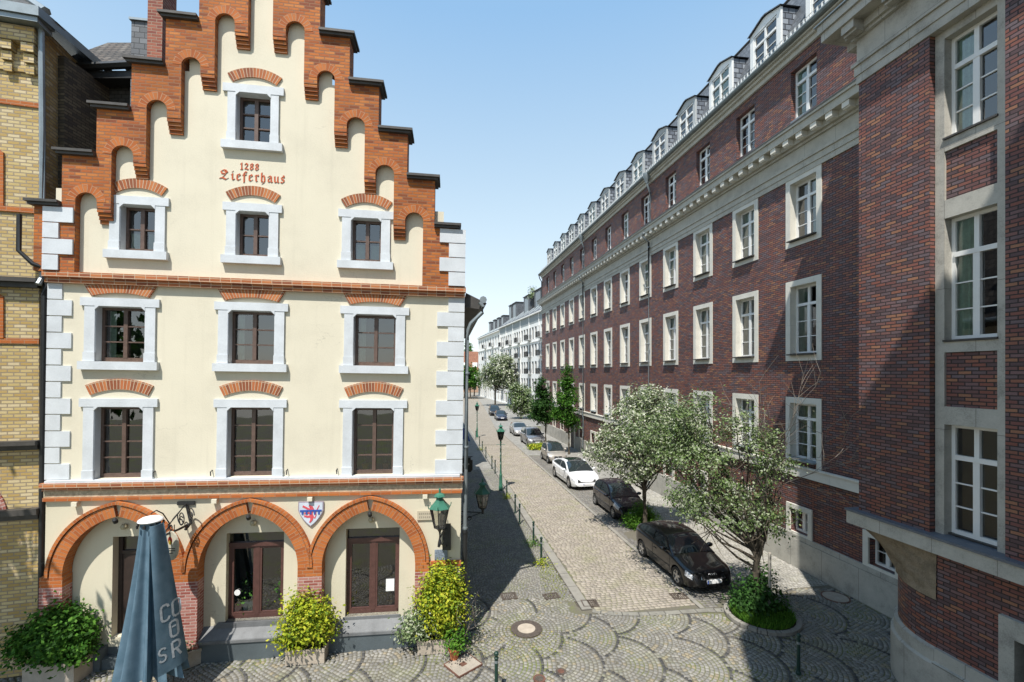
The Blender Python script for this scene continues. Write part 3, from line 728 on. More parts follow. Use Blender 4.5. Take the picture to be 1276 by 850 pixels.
# shop windows and the door
for c, (a, b, z0, z1) in list(SHOP.items())[1:]:
    s = MB(); y = .36; mid = (a+b)/2; zt = z1-.62+.22
    for x0, x1 in ((a, a+.07), (b-.07, b), (mid-.055, mid+.055)): s.box(x0, x1, y, y+.08, z0, zt)
    s.box(a, b, y-.02, y+.09, zt, zt+.1); s.box(a, b, y, y+.08, z0, z0+.09); s.box(a, b, y, y+.08, z1-.06, z1)
    for x0, x1 in ((a+.07, mid-.055), (mid+.055, b-.07)):
        s.box(x0, x0+.05, y+.01, y+.06, z0+.09, zt-.002); s.box(x1-.05, x1, y+.01, y+.06, z0+.09, zt-.002); s.box(x0+.05, x1-.05, y+.01, y+.06, zt-.06, zt-.002); s.box(x0+.05, x1-.05, y+.01, y+.06, z0+.09, z0+.15)
    root = s.build('shop_window', MT['redwood'], house)
    p = MB(); p.face([(a, y+.05, z0), (b, y+.05, z0), (b, y+.05, z1), (a, y+.05, z1)]); p.build('pane', MT['glass'], root)
    p = MB(); p.box(a-.4, b+.4, y+.1, y+1.6, z0-.02, z1+.1, skip='f'); p.f = [f[::-1] for f in p.f]; p.build('interior', MT['interior'], root)
    if c < -4:
        q = MB(); q.box(a+.13, a+.27, y+.09, y+.2, z0+.1, z0+.36); q.build('red_tin', M_plain('red_tin', (.6, .04, .02), .5), root)
        q = MB(); q.obox((a+.5, y+.14, z0+.24), (.19, 0, 0), (0, .02, .005), (0, -.04, .15)); q.build('price_card', MT['white'], root)
        q = MB(); q.lathe([(.0, 0), (.075, 0), (.075, .01), (0, .01)], n=20); o = q.build('round_sticker', MT['white'], root); o.rotation_euler = (R(90), 0, 0); o.location = (a+.21, y+.02, z0+.66)
    else:
        q = MB(); q.box(b-.36, b-.14, y+.015, y+.02, z0+.55, z0+.88); q.build('notice', MT['white'], root)
a, b, z0, z1 = SHOP[-8.27]
s = MB(); y = .42
s.box(a, a+.09, y, y+.08, z0, z1); s.box(b-.09, b, y, y+.08, z0, z1); s.box(a+.09, b-.09, y, y+.08, z1-.08, z1); s.box(a+.09, b-.09, y-.01, y+.08, z1-.5, z1-.42)
s.box(a+.09, b-.09, y+.02, y+.07, z0, z1-.5)
dr = s.build('door', M_plain('dark_brown_door', (.035, .022, .018), .5, .2, 8), house)
p = MB(); p.face([(a+.09, y+.04, z1-.42), (b-.09, y+.04, z1-.42), (b-.09, y+.04, z1-.08), (a+.09, y+.04, z1-.08)]); p.build('pane', MT['glass'], dr)
p = MB(); p.prism([(a+.38+.36*(.5+.5*math.copysign(abs(math.cos(t))**.4, math.cos(t))), 1.92+.28*math.copysign(abs(math.sin(t))**.4, math.sin(t))) for t in np.linspace(0, 2*math.pi, 24, endpoint=False)], y+.005, y+.03)
p.build('pane', M_plain('pinkish_pane', (.32, .13, .1), .35), dr)
p = MB(); p.tube([(b-.2, y-.03, 1.3), (b-.2, y-.03, 1.75)], .015); p.build('handle', MT['zinc'], dr)
# small lights over each arch, spotlights in the apex, vent fittings
for c, _ in ARC:
    q = MB(); q.lathe([(0, .0), (.05, .01), (.075, .07), (.05, .13), (0, .15)], n=12); o = q.build('wall_light', M_plain('lamp_cream', (.4, .36, .24), .5), house, True); o.location = (c-.0, .13, 3.22)
    q = MB(); q.lathe([(0, -.09), (.05, -.07), (.055, .03), (.02, .06), (0, .06)], n=12); o = q.build('spotlight', MT['iron'], house, True); o.location = (c+.02, -.2, ASZ+AH-.06); o.rotation_euler = (.5, 0, 0)
for x in (-9.2, -6.1, -3.84, -.95): q = MB(); q.box(x-.06, x+.06, -.12, 0, 3.88, 3.98); q.build('junction_box', MT['cream'], house)
# shutter holders beside the first-floor windows
for x in (-7.5, -6.2, -4.42, -3.2): m = MB(); m.tube([(x, 0, 4.68), (x, -.09, 4.66), (x+.01, -.1, 4.56)], .014, 5); m.build('shutter_holder', MT['iron'], house)
# roof behind the gable
m = MB()
for sg in (-1, 1):
    x0 = CTR+sg*(-SW/2+.25); m.face([(x0, .3, 9.0), (x0, 11, 9.0), (CTR, 11, 16.3), (CTR, .3, 16.3)] if sg > 0 else [(x0, 11, 9.0), (x0, .3, 9.0), (CTR, .3, 16.3), (CTR, 11, 16.3)])
m.build('roof', MT['tile'], house)
# chimney and slate dormer on the left slope
ch = MB(); ch.box(-8.14, -7.79, .5, 1.09, 13., 18.6); ch.box(-8.18, -7.75, .46, 1.13, 18.3, 18.45); ch.build('chimney', MT['redbrick'], house)
dm = MB(); dm.box(-9.05, -7.9, 1.35, 4, 12, 16.65); dd = dm.build('dormer', MT['slate_lt'], house)
q = MB(); q.box(-9.09, -7.86, 1.3, 4, 16.65, 16.71); q.build('flashing', MT['zinc'], dd)
q = MB(); q.tube([(-8.62, 1.8, 16.7), (-8.62, 1.8, 17.1), (-8.66, 1.75, 17.2)], .07, 10); q.lathe([(.0, 0), (.15, .02), (.15, .1), (.1, .2), (0, .24)], (-8.68, 1.75, 17.12), 12); q.build('vent_pipe', MT['zinc'], dd)
# gutter end, eave box and downpipe at the right corner
m = MB(); m.prism([(.0, 9.0), (.42, 8.95), (.62, 9.12), (.05, 9.38)], .12, 10.9); m.build('eave', MT['darkmetal'], house)
m = MB(); m.tube([(.52, .05, 9.2), (.52, 10.9, 9.2)], .1, 8); m.build('gutter', MT['zinc'], house)
def pipe(name, pts, r_, parent, mat='zinc', collars=()):
    m = MB(); m.tube(pts, r_, 10)
    for z in collars: m.lathe([(r_+.012, -.03), (r_+.02, 0), (r_+.012, .03)], (pts[-1][0], pts[-1][1], z), 10)
    return m.build(name, MT[mat], parent, True)
pipe('downpipe', [(.42, .02, 9.12), (.52, .02, 9.0), (.5, .02, 8.85), (.2, .06, 8.55), (.12, .1, 8.35), (.1, .12, 8.1), (.12, .12, 4.6), (.12, .12, 2.9)], .055, house, 'zinc', (7.2, 5.2, 3.0))
pipe('downpipe', [(.12, .12, 2.95), (.12, .12, 0)], .065, house, 'iron', (2.9,))
pipe('downpipe', [(SW-.08, .0, 9.2), (SW-.1, -.02, 8.9), (SW-.1, .05, 0)], .055, house, 'iron', (7, 5, 2.5))
m = MB(); m.tube([(SW-.45, -.25, 10.75), (SW-.45, -.25, 9.9), (SW-.2, -.2, 9.62), (SW-.05, -.1, 9.55)], .05); m.build('downpipe', MT['iron'], house, True)

# lettering: broad-nib strokes, so that it reads as blackletter
def nib(m, pts, x0, z0, sc, y, ang=R(38), wd=.2, t=.012):
    d = Vector((math.cos(ang), 0, math.sin(ang)))*wd*sc/2
    P = [Vector((x0+x*sc, y, z0+z*sc)) for x, z in pts]
    for a, b in zip(P[:-1], P[1:]):
        q = [a-d, a+d, b+d, b-d]
        if (q[1]-q[0]).cross(q[2]-q[1]).y > 0: q = q[::-1]
        m.face([(p.x, y, p.z) for p in q]); 
        for i in range(4):
            u, v = q[i], q[(i+1) % 4]; m.face([(u.x, y, u.z), (v.x, y, v.z), (v.x, y+t, v.z), (u.x, y+t, u.z)])
GL = {
 'L': (.95, [[(.75,.75),(.6,.95),(.35,1.),(.12,.85),(.2,.62),(.42,.6)],[(.5,.95),(.62,.7),(.45,.4),(.15,.12)],[(.0,.1),(.3,.16),(.6,0),(.8,.14)]]),
 'i': (.36, [[(.05,.58),(.15,.66),(.15,.1),(.27,0),(.33,.08)],[(.13,.86),(.2,.92)]]),
 'e': (.5, [[(.12,.58),(.1,.12),(.25,0),(.42,.12)],[(.12,.55),(.3,.68),(.4,.52),(.14,.32)]]),
 'f': (.42, [[(.4,.86),(.28,.96),(.16,.82),(.16,-.2)],[(.02,.6),(.36,.62)]]),
 'r': (.42, [[(.05,.6),(.14,.66),(.14,.06),(.24,.0)],[(.16,.56),(.3,.68),(.38,.58)]]),
 'h': (.55, [[(.14,.95),(.12,.06),(.22,0)],[(.14,.5),(.32,.68),(.42,.5),(.44,.1),(.34,-.14),(.2,-.22)]]),
 'a': (.52, [[(.08,.56),(.24,.68),(.4,.58),(.4,.1),(.5,0)],[(.4,.5),(.14,.36),(.1,.12),(.22,0),(.38,.12)]]),
 'u': (.54, [[(.08,.64),(.1,.12),(.22,0),(.38,.14)],[(.4,.64),(.4,.1),(.5,.0)]]),
 's': (.44, [[(.38,.6),(.24,.7),(.1,.58),(.12,.44),(.34,.28),(.34,.1),(.2,0),(.04,.08)],[(.34,.72),(.28,.8)]]),
 '1': (.4, [[(.05,.72),(.2,.84),(.2,.04)],[(.08,0),(.32,0)]]),
 '2': (.56, [[(.1,.64),(.22,.82),(.42,.72),(.4,.52),(.12,.12)],[(.1,.1),(.3,.12),(.5,.02)]]),
 '8': (.56, [[(.44,.72),(.28,.84),(.12,.72),(.16,.54),(.4,.34),(.44,.14),(.28,0),(.1,.12),(.12,.3)],[(.38,.5),(.44,.66)]]),
}
def lettering(text, x0, z0, sc, slope=0., gap=.1, track=None):
    m = MB(); x = x0
    for c in text:
        wd, st = GL[c]
        for s in st: nib(m, s, x, z0, sc, -.014, wd=.17)
        x += (wd+gap)*sc
    return m, x
m, xe = lettering('1288', -5.66, 12.26, .19); m.build('date_lettering', MT['red'], house)
m, xe = lettering('Lieferhaus', -6.13, 11.98, .235, gap=.15); m.build('name_lettering', MT['red'], house)

# things fixed to the front
def at(px, py, off=0.):
    """point where the line of sight of a photo pixel meets the plane standing off metres in front of the facade"""
    r_ = Vector(((px-CX)/FPX, 1, -(py-CY)/FPX)); nrm = -BY; P0 = HO+nrm*off; C_ = Vector((0, 0, CAMH))
    return C_+r_*((P0-C_).dot(nrm)/r_.dot(nrm))
sh = thing('shield_plaque', 'shield-shaped coat of arms with a red lion and blue label between two arches', 'coat of arms')
sh.matrix_world = hm @ Matrix.Translation((-3.825, -.04, 3.53))
def shp(w_, h_, n=8):
    pts = [(-w_, h_)]
    for i in range(n+1): f_ = i/n; pts.append((-w_*(1-f_)**.62 if False else -w_*math.cos(f_*math.pi/2)**.8, h_*.35-(h_*1.35)*f_**1.3))
    return pts+[(-x, z) for x, z in pts[::-1][1:]]
m = MB(); m.prism(shp(.31, .32), 0, .03); m.build('rim', M_plain('grey_rim', (.3, .25, .3), .6), sh)
m = MB(); m.prism(shp(.285, .295), -.008, .0); m.build('field', M_plain('silver_field', (.55, .6, .68), .6), sh)
m = MB()
for pts, r_ in (([(.0,.2),(.03,.12),(.0,.02),(.03,-.06),(.02,-.14),(-.02,-.2)], [.05,.06,.05,.055,.035,.02]), ([(.0,.1),(-.1,.16),(-.19,.21)], [.035,.028,.03]), ([(0,.02),(-.09,.04),(-.15,.02)], [.03,.022,.025]), ([(.02,-.05),(-.08,-.06),(-.15,-.04)], [.04,.03,.028]), ([(.06,-.06),(.1,-.1),(.13,-.02),(.12,.08),(.16,.14),(.2,.22)], [.012]*6), ([(.0,.2),(-.04,.22)], [.035,.02])):
    n = len(pts)
    for i in range(n-1):
        a = Vector((pts[i][0], 0, pts[i][1])); b = Vector((pts[i+1][0], 0, pts[i+1][1])); d = (b-a).normalized(); q = Vector((-d.z, 0, d.x))
        m.prism([(p.x, p.z) for p in (a-q*r_[i]*.8, b-q*r_[i+1]*.8+d*.01, b+q*r_[i+1]*.8+d*.01, a+q*r_[i]*.8)], -.014-.0004*i, -.008)
m.build('lion', M_plain('heraldic_red', (.6, .08, .1), .6), sh)
m = MB(); m.box(-.265, .265, -.022, -.015, .075, .115)
for i in range(5): x = -.2+.1*i; m.box(x-.022, x+.022, -.0215, -.015, -.0, .074)
m.build('label_bar', MT['blue'], sh)
st = MB(); st.box(-.2, .2, -.03, 0, -.12, .12); st = st.build('street_name_plate', M_plain('beige_enamel', (.5, .44, .33), .5, .1), None)
tag(st, 'small beige street name plate partly hidden behind the green wall lantern', 'street sign'); st.matrix_world = hm @ Matrix.Translation((-.95, -.01, 3.42))
m = MB()
for r_ in range(2):
    for i in range(6): x = -.15+.052*i; m.box(x, x+.03, -.034, -.03, .02-.09*r_, .07-.09*r_); 
m.build('text_line', M_plain('faded_lettering', (.3, .26, .2), .6), st)
q = MB(); q.box(-.18, .16, -.03, 0, -.13, .13); q = q.build('info_plate', M_plain('grey_blue_tile', (.2, .24, .3), .4, .5, 30), None); tag(q, 'small mottled grey-blue tile plate on the wall under the lantern', 'wall plaque'); q.matrix_world = hm @ Matrix.Translation((-.5, -.01, 2.36))

def lantern_head(t, sc=1.):
    """six-sided tapering gas lantern, origin at the foot of the glass"""
    n = 6; r0, r1, h = .15*sc, .27*sc, .52*sc
    ring = lambda r_, z, k_=n: [(r_*math.cos(2*math.pi*(j+.5)/k_), r_*math.sin(2*math.pi*(j+.5)/k_), z) for j in range(k_)]
    m = MB(); A, B = ring(r0, 0), ring(r1, h)
    for j in range(n): m.tube([A[j], B[j]], .013*sc, 5)
    for rg in (A, B):
        for j in range(n): m.tube([rg[j], rg[(j+1) % n]], .013*sc, 5)
    m.rings([ring(.03*sc, -.12*sc), ring(.07*sc, -.06*sc), ring(r0, 0)]); m.build('lantern_frame', MT['iron'], t)
    m = MB(); m.rings([ring(r0*.97, .01), ring(r1*.97, h)], cap=False); m.build('lantern_glass', MT['lampglass'], t)
    m = MB(); m.rings([ring(r1*1.12, h), ring(r1*.6, h+.15*sc), ring(.1*sc, h+.23*sc), ring(.1*sc, h+.3*sc), ring(.17*sc, h+.31*sc), ring(.13*sc, h+.36*sc), ring(.03*sc, h+.4*sc), ring(.03*sc, h+.5*sc), ring(.008*sc, h+.53*sc)])
    for j in range(n): b = Vector(ring(r1*1.1, h)[j]); m.tube([b, b*1.08+Vector((0, 0, .02)), b*1.1-Vector((0, 0, h*.1))+Vector((0, 0, .1))], .012*sc, 4)
    m.build('lantern_roof', MT['green'], t)
    m = MB(); m.tube([(0, 0, 0), (0, 0, .2*sc)], .02*sc); m.lathe([(.0, .2*sc), (.05*sc, .22*sc), (.05*sc, .34*sc), (0, .38*sc)]); m.build('burner', MT['whitepaint'], t)
t = thing('wall_lantern', 'green six-sided gas lantern on the cream front beside the right arch', 'lantern', at(548, 657, .62))
lantern_head(t, .95)
m = MB(); m.tube([(0, 0, -.1), (0, 0, -.4), (-.03, .0, -.5)], [.035, .05, .03]); m.tube([(0, 0, -.28), (.05, .3, -.2), (.08, .6, -.25)], .02); m.tube([(0, 0, -.4), (.1, .3, -.6), (.08, .62, -.7)], .016)
m.tube([(.04, .3, -.25), (.06, .38, -.38), (.06, .3, -.48), (.05, .22, -.4), (.05, .28, -.34)], .012, 5); m.box(-.02, .2, .56, .6, -.8, -.1); m.build('bracket', MT['iron'], t)
t = thing('wall_lantern', 'green gas lantern on a scrolled bracket over the shaded side pavement', 'lantern', (-1.0, 15.6, 2.62))
lantern_head(t, .95)
m = MB(); m.tube([(0, 0, -.1), (0, 0, -.22)], .04); m.tube([(0, 0, -.18), (-1.1, 0, -.12)], .02); m.tube([(-.1, 0, -.2), (-.5, 0, -.35), (-.95, 0, -.8)], .016)
for q_, r_ in ((-.75, .13), (-.95, .2), (-.45, .08)):
    m.tube([(q_+r_*math.cos(a)*(1-a*.06), 0, -.33-.6*r_+r_*math.sin(a)*(1-a*.06)) for a in np.linspace(0, 8, 18)], .014, 5)
m.box(-1.12, -1.08, -.03, .03, -1.0, .0); m.build('bracket', MT['iron'], t)
# wrought-iron hanging sign
hs = thing('hanging_sign', 'wrought-iron bracket with scrolls and a cream oval sign between the left and middle arch', 'hanging sign')
W0 = at(232, 627, .02); Wb = at(238, 652, .1)
tip = at(203, 668, .95)
m = MB()
m.obox(tuple(W0), tuple(EX*.2), tuple(BY*.02), tuple(KX*.045)); m.tube([W0, Wb, at(231, 660, .1)], .035)
m.tube([Wb, at(222, 660, .45), tip], .028); m.tube([W0, at(222, 640, .4), at(212, 652, .7)], .014); m.tube([W0+EX*.02, at(216, 646, .5), tip], .012)
def scroll(c, r_, off, turns=1.3, st=0.):
    c = Vector(c); return [c+(EX*.6-BY*-.0+(-BY)*.5).normalized()*(r_*(1-a*.09)*math.cos(a+st))+KX*(r_*(1-a*.09)*math.sin(a+st)) for a in np.linspace(0, 2*math.pi*turns, 22)]
for px, py, off, r_, st in ((238, 641, .2, .17, 0), (226, 650, .4, .13, 1), (213, 657, .7, .1, 2), (226, 645, .35, .2, 3), (232, 655, .2, .1, 0)):
    m.tube(scroll(at(px, py, off), r_, off, 1.2, st), .014, 5)
m.tube([at(188, 640, 1.1), at(195, 636, 1.0), at(203, 640, .9), at(211, 652, .75)], .014, 5)
m.build('bracket', MT['iron'], hs)
sc_ = at(213, 680, .72)
sdir = (EX*.9-BY*.43).normalized(); up = KX; nn = sdir.cross(up)
m = MB(); n = 28
ringf = lambda s_, o_: [sc_+sdir*(.24*s_*math.cos(2*math.pi*j/n))+up*(.34*s_*math.sin(2*math.pi*j/n))+nn*o_ for j in range(n)]
m.rings([ringf(1, -.02), ringf(1, .02)]); m.build('sign_board', M_plain('sign_cream', (.5, .47, .38), .6, .1), hs)
m = MB()
for sgn in (-1, 1): m.rings([[p+up*.13+nn*0 for p in [sc_+sdir*(.07*math.cos(a))+up*(.09*math.sin(a))+nn*(sgn*.0225) for a in np.linspace(0, 2*math.pi, 16, endpoint=False)]] for _ in (0, 1)])
m.build('round_emblem', M_plain('emblem_red', (.5, .06, .04), .5), hs)
m = MB()
for sgn in (-1, 1): m.rings([[sc_+up*.08+sdir*(.05*math.cos(a))+up*(.05*math.sin(a))+nn*(sgn*.0235) for a in np.linspace(0, 2*math.pi, 16, endpoint=False)] for _ in (0, 1)])
m.build('emblem_center', M_plain('emblem_yellow', (.6, .42, .05), .5), hs)
m = MB()
for sgn in (-1, 1):
    for q_, (lw_, zz_) in enumerate(((.16, -.06), (.17, -.11), (.1, -.17))): m.obox(tuple(sc_+up*zz_+nn*(sgn*.022)), tuple(sdir*lw_+up*.02), tuple(nn*.001), tuple(up*.011))
m.build('sign_script', MT['iron'], hs)
m = MB(); m.tube([sc_+up*.34+sdir*.1, sc_+up*.5+sdir*.1], .01, 5); m.tube([sc_+up*.34-sdir*.1, sc_+up*.5-sdir*.1], .01, 5); m.build('hanger', MT['iron'], hs)

def inwin(name, label, s_, y, z, cat): t = thing(name, label, cat); t.matrix_world = hm @ Matrix.Translation((s_, y, z)); return t
for s_, lb in ((-5.62, 'potted spiky plant behind the left pane of the middle first-floor window'), (-5.0, 'potted spiky plant behind the right pane of the middle first-floor window'), (-2.58, 'potted spiky plant behind the left pane of the right first-floor window'), (-2.04, 'potted spiky plant behind the right pane of the right first-floor window')):
    t = inwin('window_plant', lb, s_, .42, 4.56, 'potted plant'); t['group'] = 'potted plants in the first-floor windows'
    m = MB(); m.lathe([(.06, 0), (.085, .13), (.095, .13), (.095, .16), (.07, .16)], n=12); m.build('pot', MT['terracotta'], t, True)
    m = MB()
    for i in range(26):
        a = random.uniform(0, 6.28); L_ = random.uniform(.4, .75); d = Vector((math.cos(a)*.25, math.sin(a)*.12, 1)).normalized(); b = Vector((0, 0, .14)); n_ = Vector((-math.sin(a), math.cos(a), 0))*.009
        m.face([b-n_, b+n_, b+d*L_]); m.face([b+n_, b-n_, b+d*L_])
    m.build('blades', M_plain('window_plant_green', (.1, .2, .06), .6, .3, 10), t)
# ================================================================== the long clinker-brick office building on the right
A0 = 13.55                                             # distance of its front from the street grid origin
rx = Vector((-SA*1.0, -CA, 0)); rx = Vector((.16942, -.98554, 0)); ry = Vector((.98554, .16942, 0))
OB = thing('brick_office_building', 'long four-storey purple clinker brick building with pale stone window surrounds and slate dormers', 'building')
om = Matrix(((rx.x, ry.x, 0, A0), (rx.y, ry.y, 0, 0), (0, 0, 1, 0), (0, 0, 0, 1))); OB.matrix_world = om
XE = -57.85; PR = -2.76; XR = -12.2                     # far end, projection of the near wing, its far corner
NCOL = 13; colx = [-(17.0+3.166*n) for n in range(NCOL)]
rowsz = [(12.12, 14.33, 11.94, 14.5), (7.86, 10.45, 7.66, 10.66), (3.96, 6.08, 3.8, 6.30)]
holes = []
for x in colx:
    for a, b, c, d in rowsz: holes.append((x-.61, x+.61, a, b))
    holes.append((x-.59, x+.59, 16.72, 18.58))
base_x = [-14.0-3.166*n for n in range(14)]
for x in base_x: holes.append((x-.42, x+.42, 1.28, 2.12))
m = MB(); wall_holes(m, XE, -8, 1.2, 19.2, 0, holes, .34)
m.box(XE, -8, .4, 14, 0, 19.2, skip='ft'); m.face([(XE, .4, 1.2), (XE, 0, 1.2), (XE, 0, 19.2), (XE, .4, 19.2)])
m.build('wall', MT['klinker'], OB)
m = MB(); m.box(XE-.04, -10.2, -.10, .3, -.1, 1.03); m.box(XE-.04, -10.2, -.08, .3, 1.033, 1.2); m.build('plinth', MT['plinth_st'], OB)
m = MB(); m.box(XE-.05, XR, -.12, .02, 3.40, 3.73); m.box(XE-.05, XR, -.16, .02, 3.733, 3.79); m.build('sill_band', MT['lightstone'], OB)
# entablature
m = MB()
m.box(XE-.05, XR, -.05, .02, 14.5, 14.7); m.box(XE-.06, XR, -.08, .02, 14.703, 14.93); m.box(XE-.08, XR, -.13, .02, 14.933, 15.02)
m.box(XE-.04, XR, -.04, .02, 15.023, 15.52); m.box(XE-.08, XR, -.12, .02, 15.523, 15.62); m.box(XE-.5, XR, -.5, .02, 15.84, 16.1); m.box(XE-.55, XR, -.56, .02, 16.103, 16.2)
m.box(XE-.14, XR, -.22, .02, 15.623, 15.837)
m.build('entablature', MT['corn_st'], OB)
m = MB(); m.obox(((XE+XR)/2-.25, -.27, 16.235), ((XR-XE)/2+.3, 0, 0), (0, .32, .03), (0, -.012, .02)); m.build('cornice_flashing', MT['zinc'], OB)
xm = XE+.2; nmod = 0
while xm < XR-.3:
    q = MB(); q.box(xm-.13, xm+.13, -.47, -.223, 15.66, 15.836); q.box(xm-.13, xm+.13, -.43, -.223, 15.62, 15.659)
    q.build('modillion', MT['lightstone'], OB); xm += .63; nmod += 1
# eave, gutter, mansard roof
m = MB(); m.box(XE-.1, -8, -.1, .0, 19.0, 19.2); m.box(XE-.1, -8, -.2, .05, 19.203, 19.32); m.box(XE-.2, -8, -.3, .05, 19.323, 19.42); m.build('eave_moulding', MT['corn_st'], OB)
m = MB(); m.tube([(XE-.3, -.34, 19.5), (-8, -.34, 19.5)], .12, 8); m.box(XE-.3, -8, -.34, .2, 19.48, 19.56); m.build('gutter', M_plain('green_grey_gutter', (.13, .15, .145), .5, .2, 5), OB)
m = MB()
rp = [(.05, 19.56), (.5, 19.9), (1.15, 21.1), (2.5, 24.05), (8.0, 26), (14, 25)]
for (y0, z0), (y1, z1) in zip(rp[:-1], rp[1:]): m.face([(XE-.1, y0, z0), (-2, y0, z0), (-2, y1, z1), (XE-.1, y1, z1)])
m.face([(XE-.1, .05, 19.5), (XE-.1, .5, 19.9), (XE-.1, 1.15, 21.1), (XE-.1, 2.5, 24.05), (XE-.1, 8.0, 26), (XE-.1, 14, 25), (XE-.1, 14, 19.5)][::-1])
m.build('mansard_roof', MT['slate'], OB)
m = MB(); m.tube([(XE-.1, 2.48, 24.08), (-2, 2.48, 24.08)], .06, 6); m.build('roof_edge', MT['darkmetal'], OB)

def sash(parent, x, h, z0, z1, y, rows_=3, mat='whitepaint', trans=.27, glass='glass_r', fw=.075, curt=0, dx=None):
    """two-leaf window with top lights"""
    s = MB(); zt = z1-(z1-z0)*trans
    s.box(x-h, x-h+fw, y, y+.07, z0, z1); s.box(x+h-fw, x+h, y, y+.07, z0, z1); s.box(x-h+fw, x+h-fw, y, y+.07, z1-fw, z1); s.box(x-h+fw, x+h-fw, y-.02, y+.07, z0, z0+fw*1.2)
    s.box(x-h+fw, x+h-fw, y-.03, y+.06, zt-.05, zt+.05); s.box(x-.06, x+.06, y-.02, y+.06, z0+fw*1.2, zt-.05); s.box(x-.045, x+.045, y-.01, y+.06, zt+.05, z1-fw)
    hh = (zt-.05-z0-fw*1.2)/rows_
    for r_ in range(1, rows_):
        for sx in (-1, 1): s.box(x+sx*.06, x+sx*(h-fw), y+.01, y+.04, z0+fw*1.2+hh*r_-.014, z0+fw*1.2+hh*r_+.014)
    s.build('sash', MT[mat], parent)
    p = MB(); p.face([(x-h+.02, y+.045, z0), (x+h-.02, y+.045, z0), (x+h-.02, y+.045, z1), (x-h+.02, y+.045, z1)]); p.build('pane', MT[glass], parent)
    p = MB(); p.box(x-h-.14, x+h+.14, y+.12, y+1.0, z0-.12, z1+.05, skip='f'); p.f = [f[::-1] for f in p.f]; p.build('interior', MT['interior'], parent)
    if curt:
        p = MB(); a, b = {1: (x-h+.03, x-h+.5), 2: (x-h, x+h), 3: (x+.1, x+h)}[curt]
        n = 14
        pts = [(a+(b-a)*i/n, y+.1+.03*math.sin(i*2.2)) for i in range(n+1)]
        for (xa, ya), (xb, yb) in zip(pts[:-1], pts[1:]): p.face([(xa, ya, z0), (xb, yb, z0), (xb, yb, z1), (xa, ya, z1)])
        p.build('curtain', MT['curtain'], parent)
rnd = random.Random(5)
for ci, x in enumerate(colx):
    for ri, (a, b, c, d) in enumerate(rowsz):
        s = MB(); so = .82; zb = c if ri < 2 else 3.795
        s.box(x-so, x-.6, -.03, .01, zb, d); s.box(x+.6, x+so, -.03, .01, zb, d); s.box(x-.6, x+.6, -.03, .01, b, d)
        if ri < 2: s.box(x-.6, x+.6, -.03, .01, zb, a)
        # stone-lined reveals
        for sx in (-1, 1): s.box(x+sx*.6, x+sx*.612, .011, .3, a, b)
        s.box(x-.6, x+.6, .011, .3, b-.012, b); s.box(x-.6, x+.6, .011, .3, a, a+.02)
        wdw = s.build('window', MT['lightstone'], OB)
        q = MB(); q.obox((x, -.02, a+.045), (.62, 0, 0), (0, .16, .02), (0, -.004, .022)); q.build('sill', MT['darkmetal'] if ri < 2 else MT['zinc'], wdw)
        sash(wdw, x, .6, a+.05, b-.012, .24, curt=rnd.choice([2, 1, 1, 2, 3, 2]))
    s = MB(); s.box(x-.62, x+.62, -.0, .12, 16.66, 16.72)
    n = 18
    s2 = MB()
    for i in range(n):
        x0 = x-.72+1.44*i/n; s2.box(x0+.006, x0+1.44/n-.006, -.006, .1, 18.583, 18.83)
    wdw = s2.build('attic_window', MT['klinker'], OB)
    s.build('sill', MT['zinc'], wdw)
    sash(wdw, x, .585, 16.72, 18.575, .2, curt=rnd.choice([0, 2, 1, 3]))
for x in base_x[:13]:
    s = MB(); s.box(x-.6, x-.42, -.06, .01, 1.2, 2.3); s.box(x+.42, x+.6, -.06, .01, 1.2, 2.3); s.box(x-.42, x+.42, -.06, .01, 2.12, 2.3); s.box(x-.42, x+.42, -.06, .0, 1.2, 1.28)
    wdw = s.build('basement_window', MT['lightstone'], OB); sash(wdw, x, .41, 1.285, 2.115, .2, rows_=2, trans=.02, fw=.06)
# dormers
rr = [-(17.0+3.166*n) for n in range(-1, 14)]
for n, x in enumerate(rr):
    yf = .95; h = .93; zt = 22.6; zb = 20.35
    fr = MB(); arc = [(x-h, zb-.2), (x+h, zb-.2), (x+h, zt-.05), (x+h*.12, zt+.2), (x-h*.12, zt+.2), (x-h, zt-.05)]
    fr.prism(arc, yf, yf+.1, [[(x-.71, zb+.05), (x+.71, zb+.05), (x+.71, zt-.2), (x-.71, zt-.2)]])
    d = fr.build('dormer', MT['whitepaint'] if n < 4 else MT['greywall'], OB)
    b = MB(); b.box(x-h+.02, x+h-.02, yf+.1, 4.2, zb-.6, zt-.06, skip='ft'); b.build('slate_cheek', MT['slate_ck'], d)
    t_ = MB(); P = [(x-h-.08, zt-.03), (x-h*.12, zt+.26), (x+h*.12, zt+.26), (x+h+.08, zt-.03)]
    for (xa, za), (xb, zb_) in zip(P[:-1], P[1:]):
        t_.face([(xa, yf-.1, za), (xb, yf-.1, zb_), (xb, 4.4, zb_+.1), (xa, 4.4, za+.1)]); t_.face([(xa, yf-.1, za-.05), (xb, yf-.1, zb_-.05), (xb, yf-.1, zb_), (xa, yf-.1, za)])
    t_.build('dormer_roof', MT['slate'], d)
    sash(d, x, .7, zb+.06, zt-.22, yf+.03, rows_=3, fw=.06, curt=2 if n % 3 == 0 else 0)
# snow guard along the eave
m = MB()
m.tube([(XE, -.12, 20.0), (-12.6, -.12, 20.0)], .018, 4)
xq = XE
while xq < -12: m.box(xq-.03, xq+.03, -.135, -.1, 19.56, 20.02); xq += .2
m.build('snow_guard', MT['whitepaint'], OB)
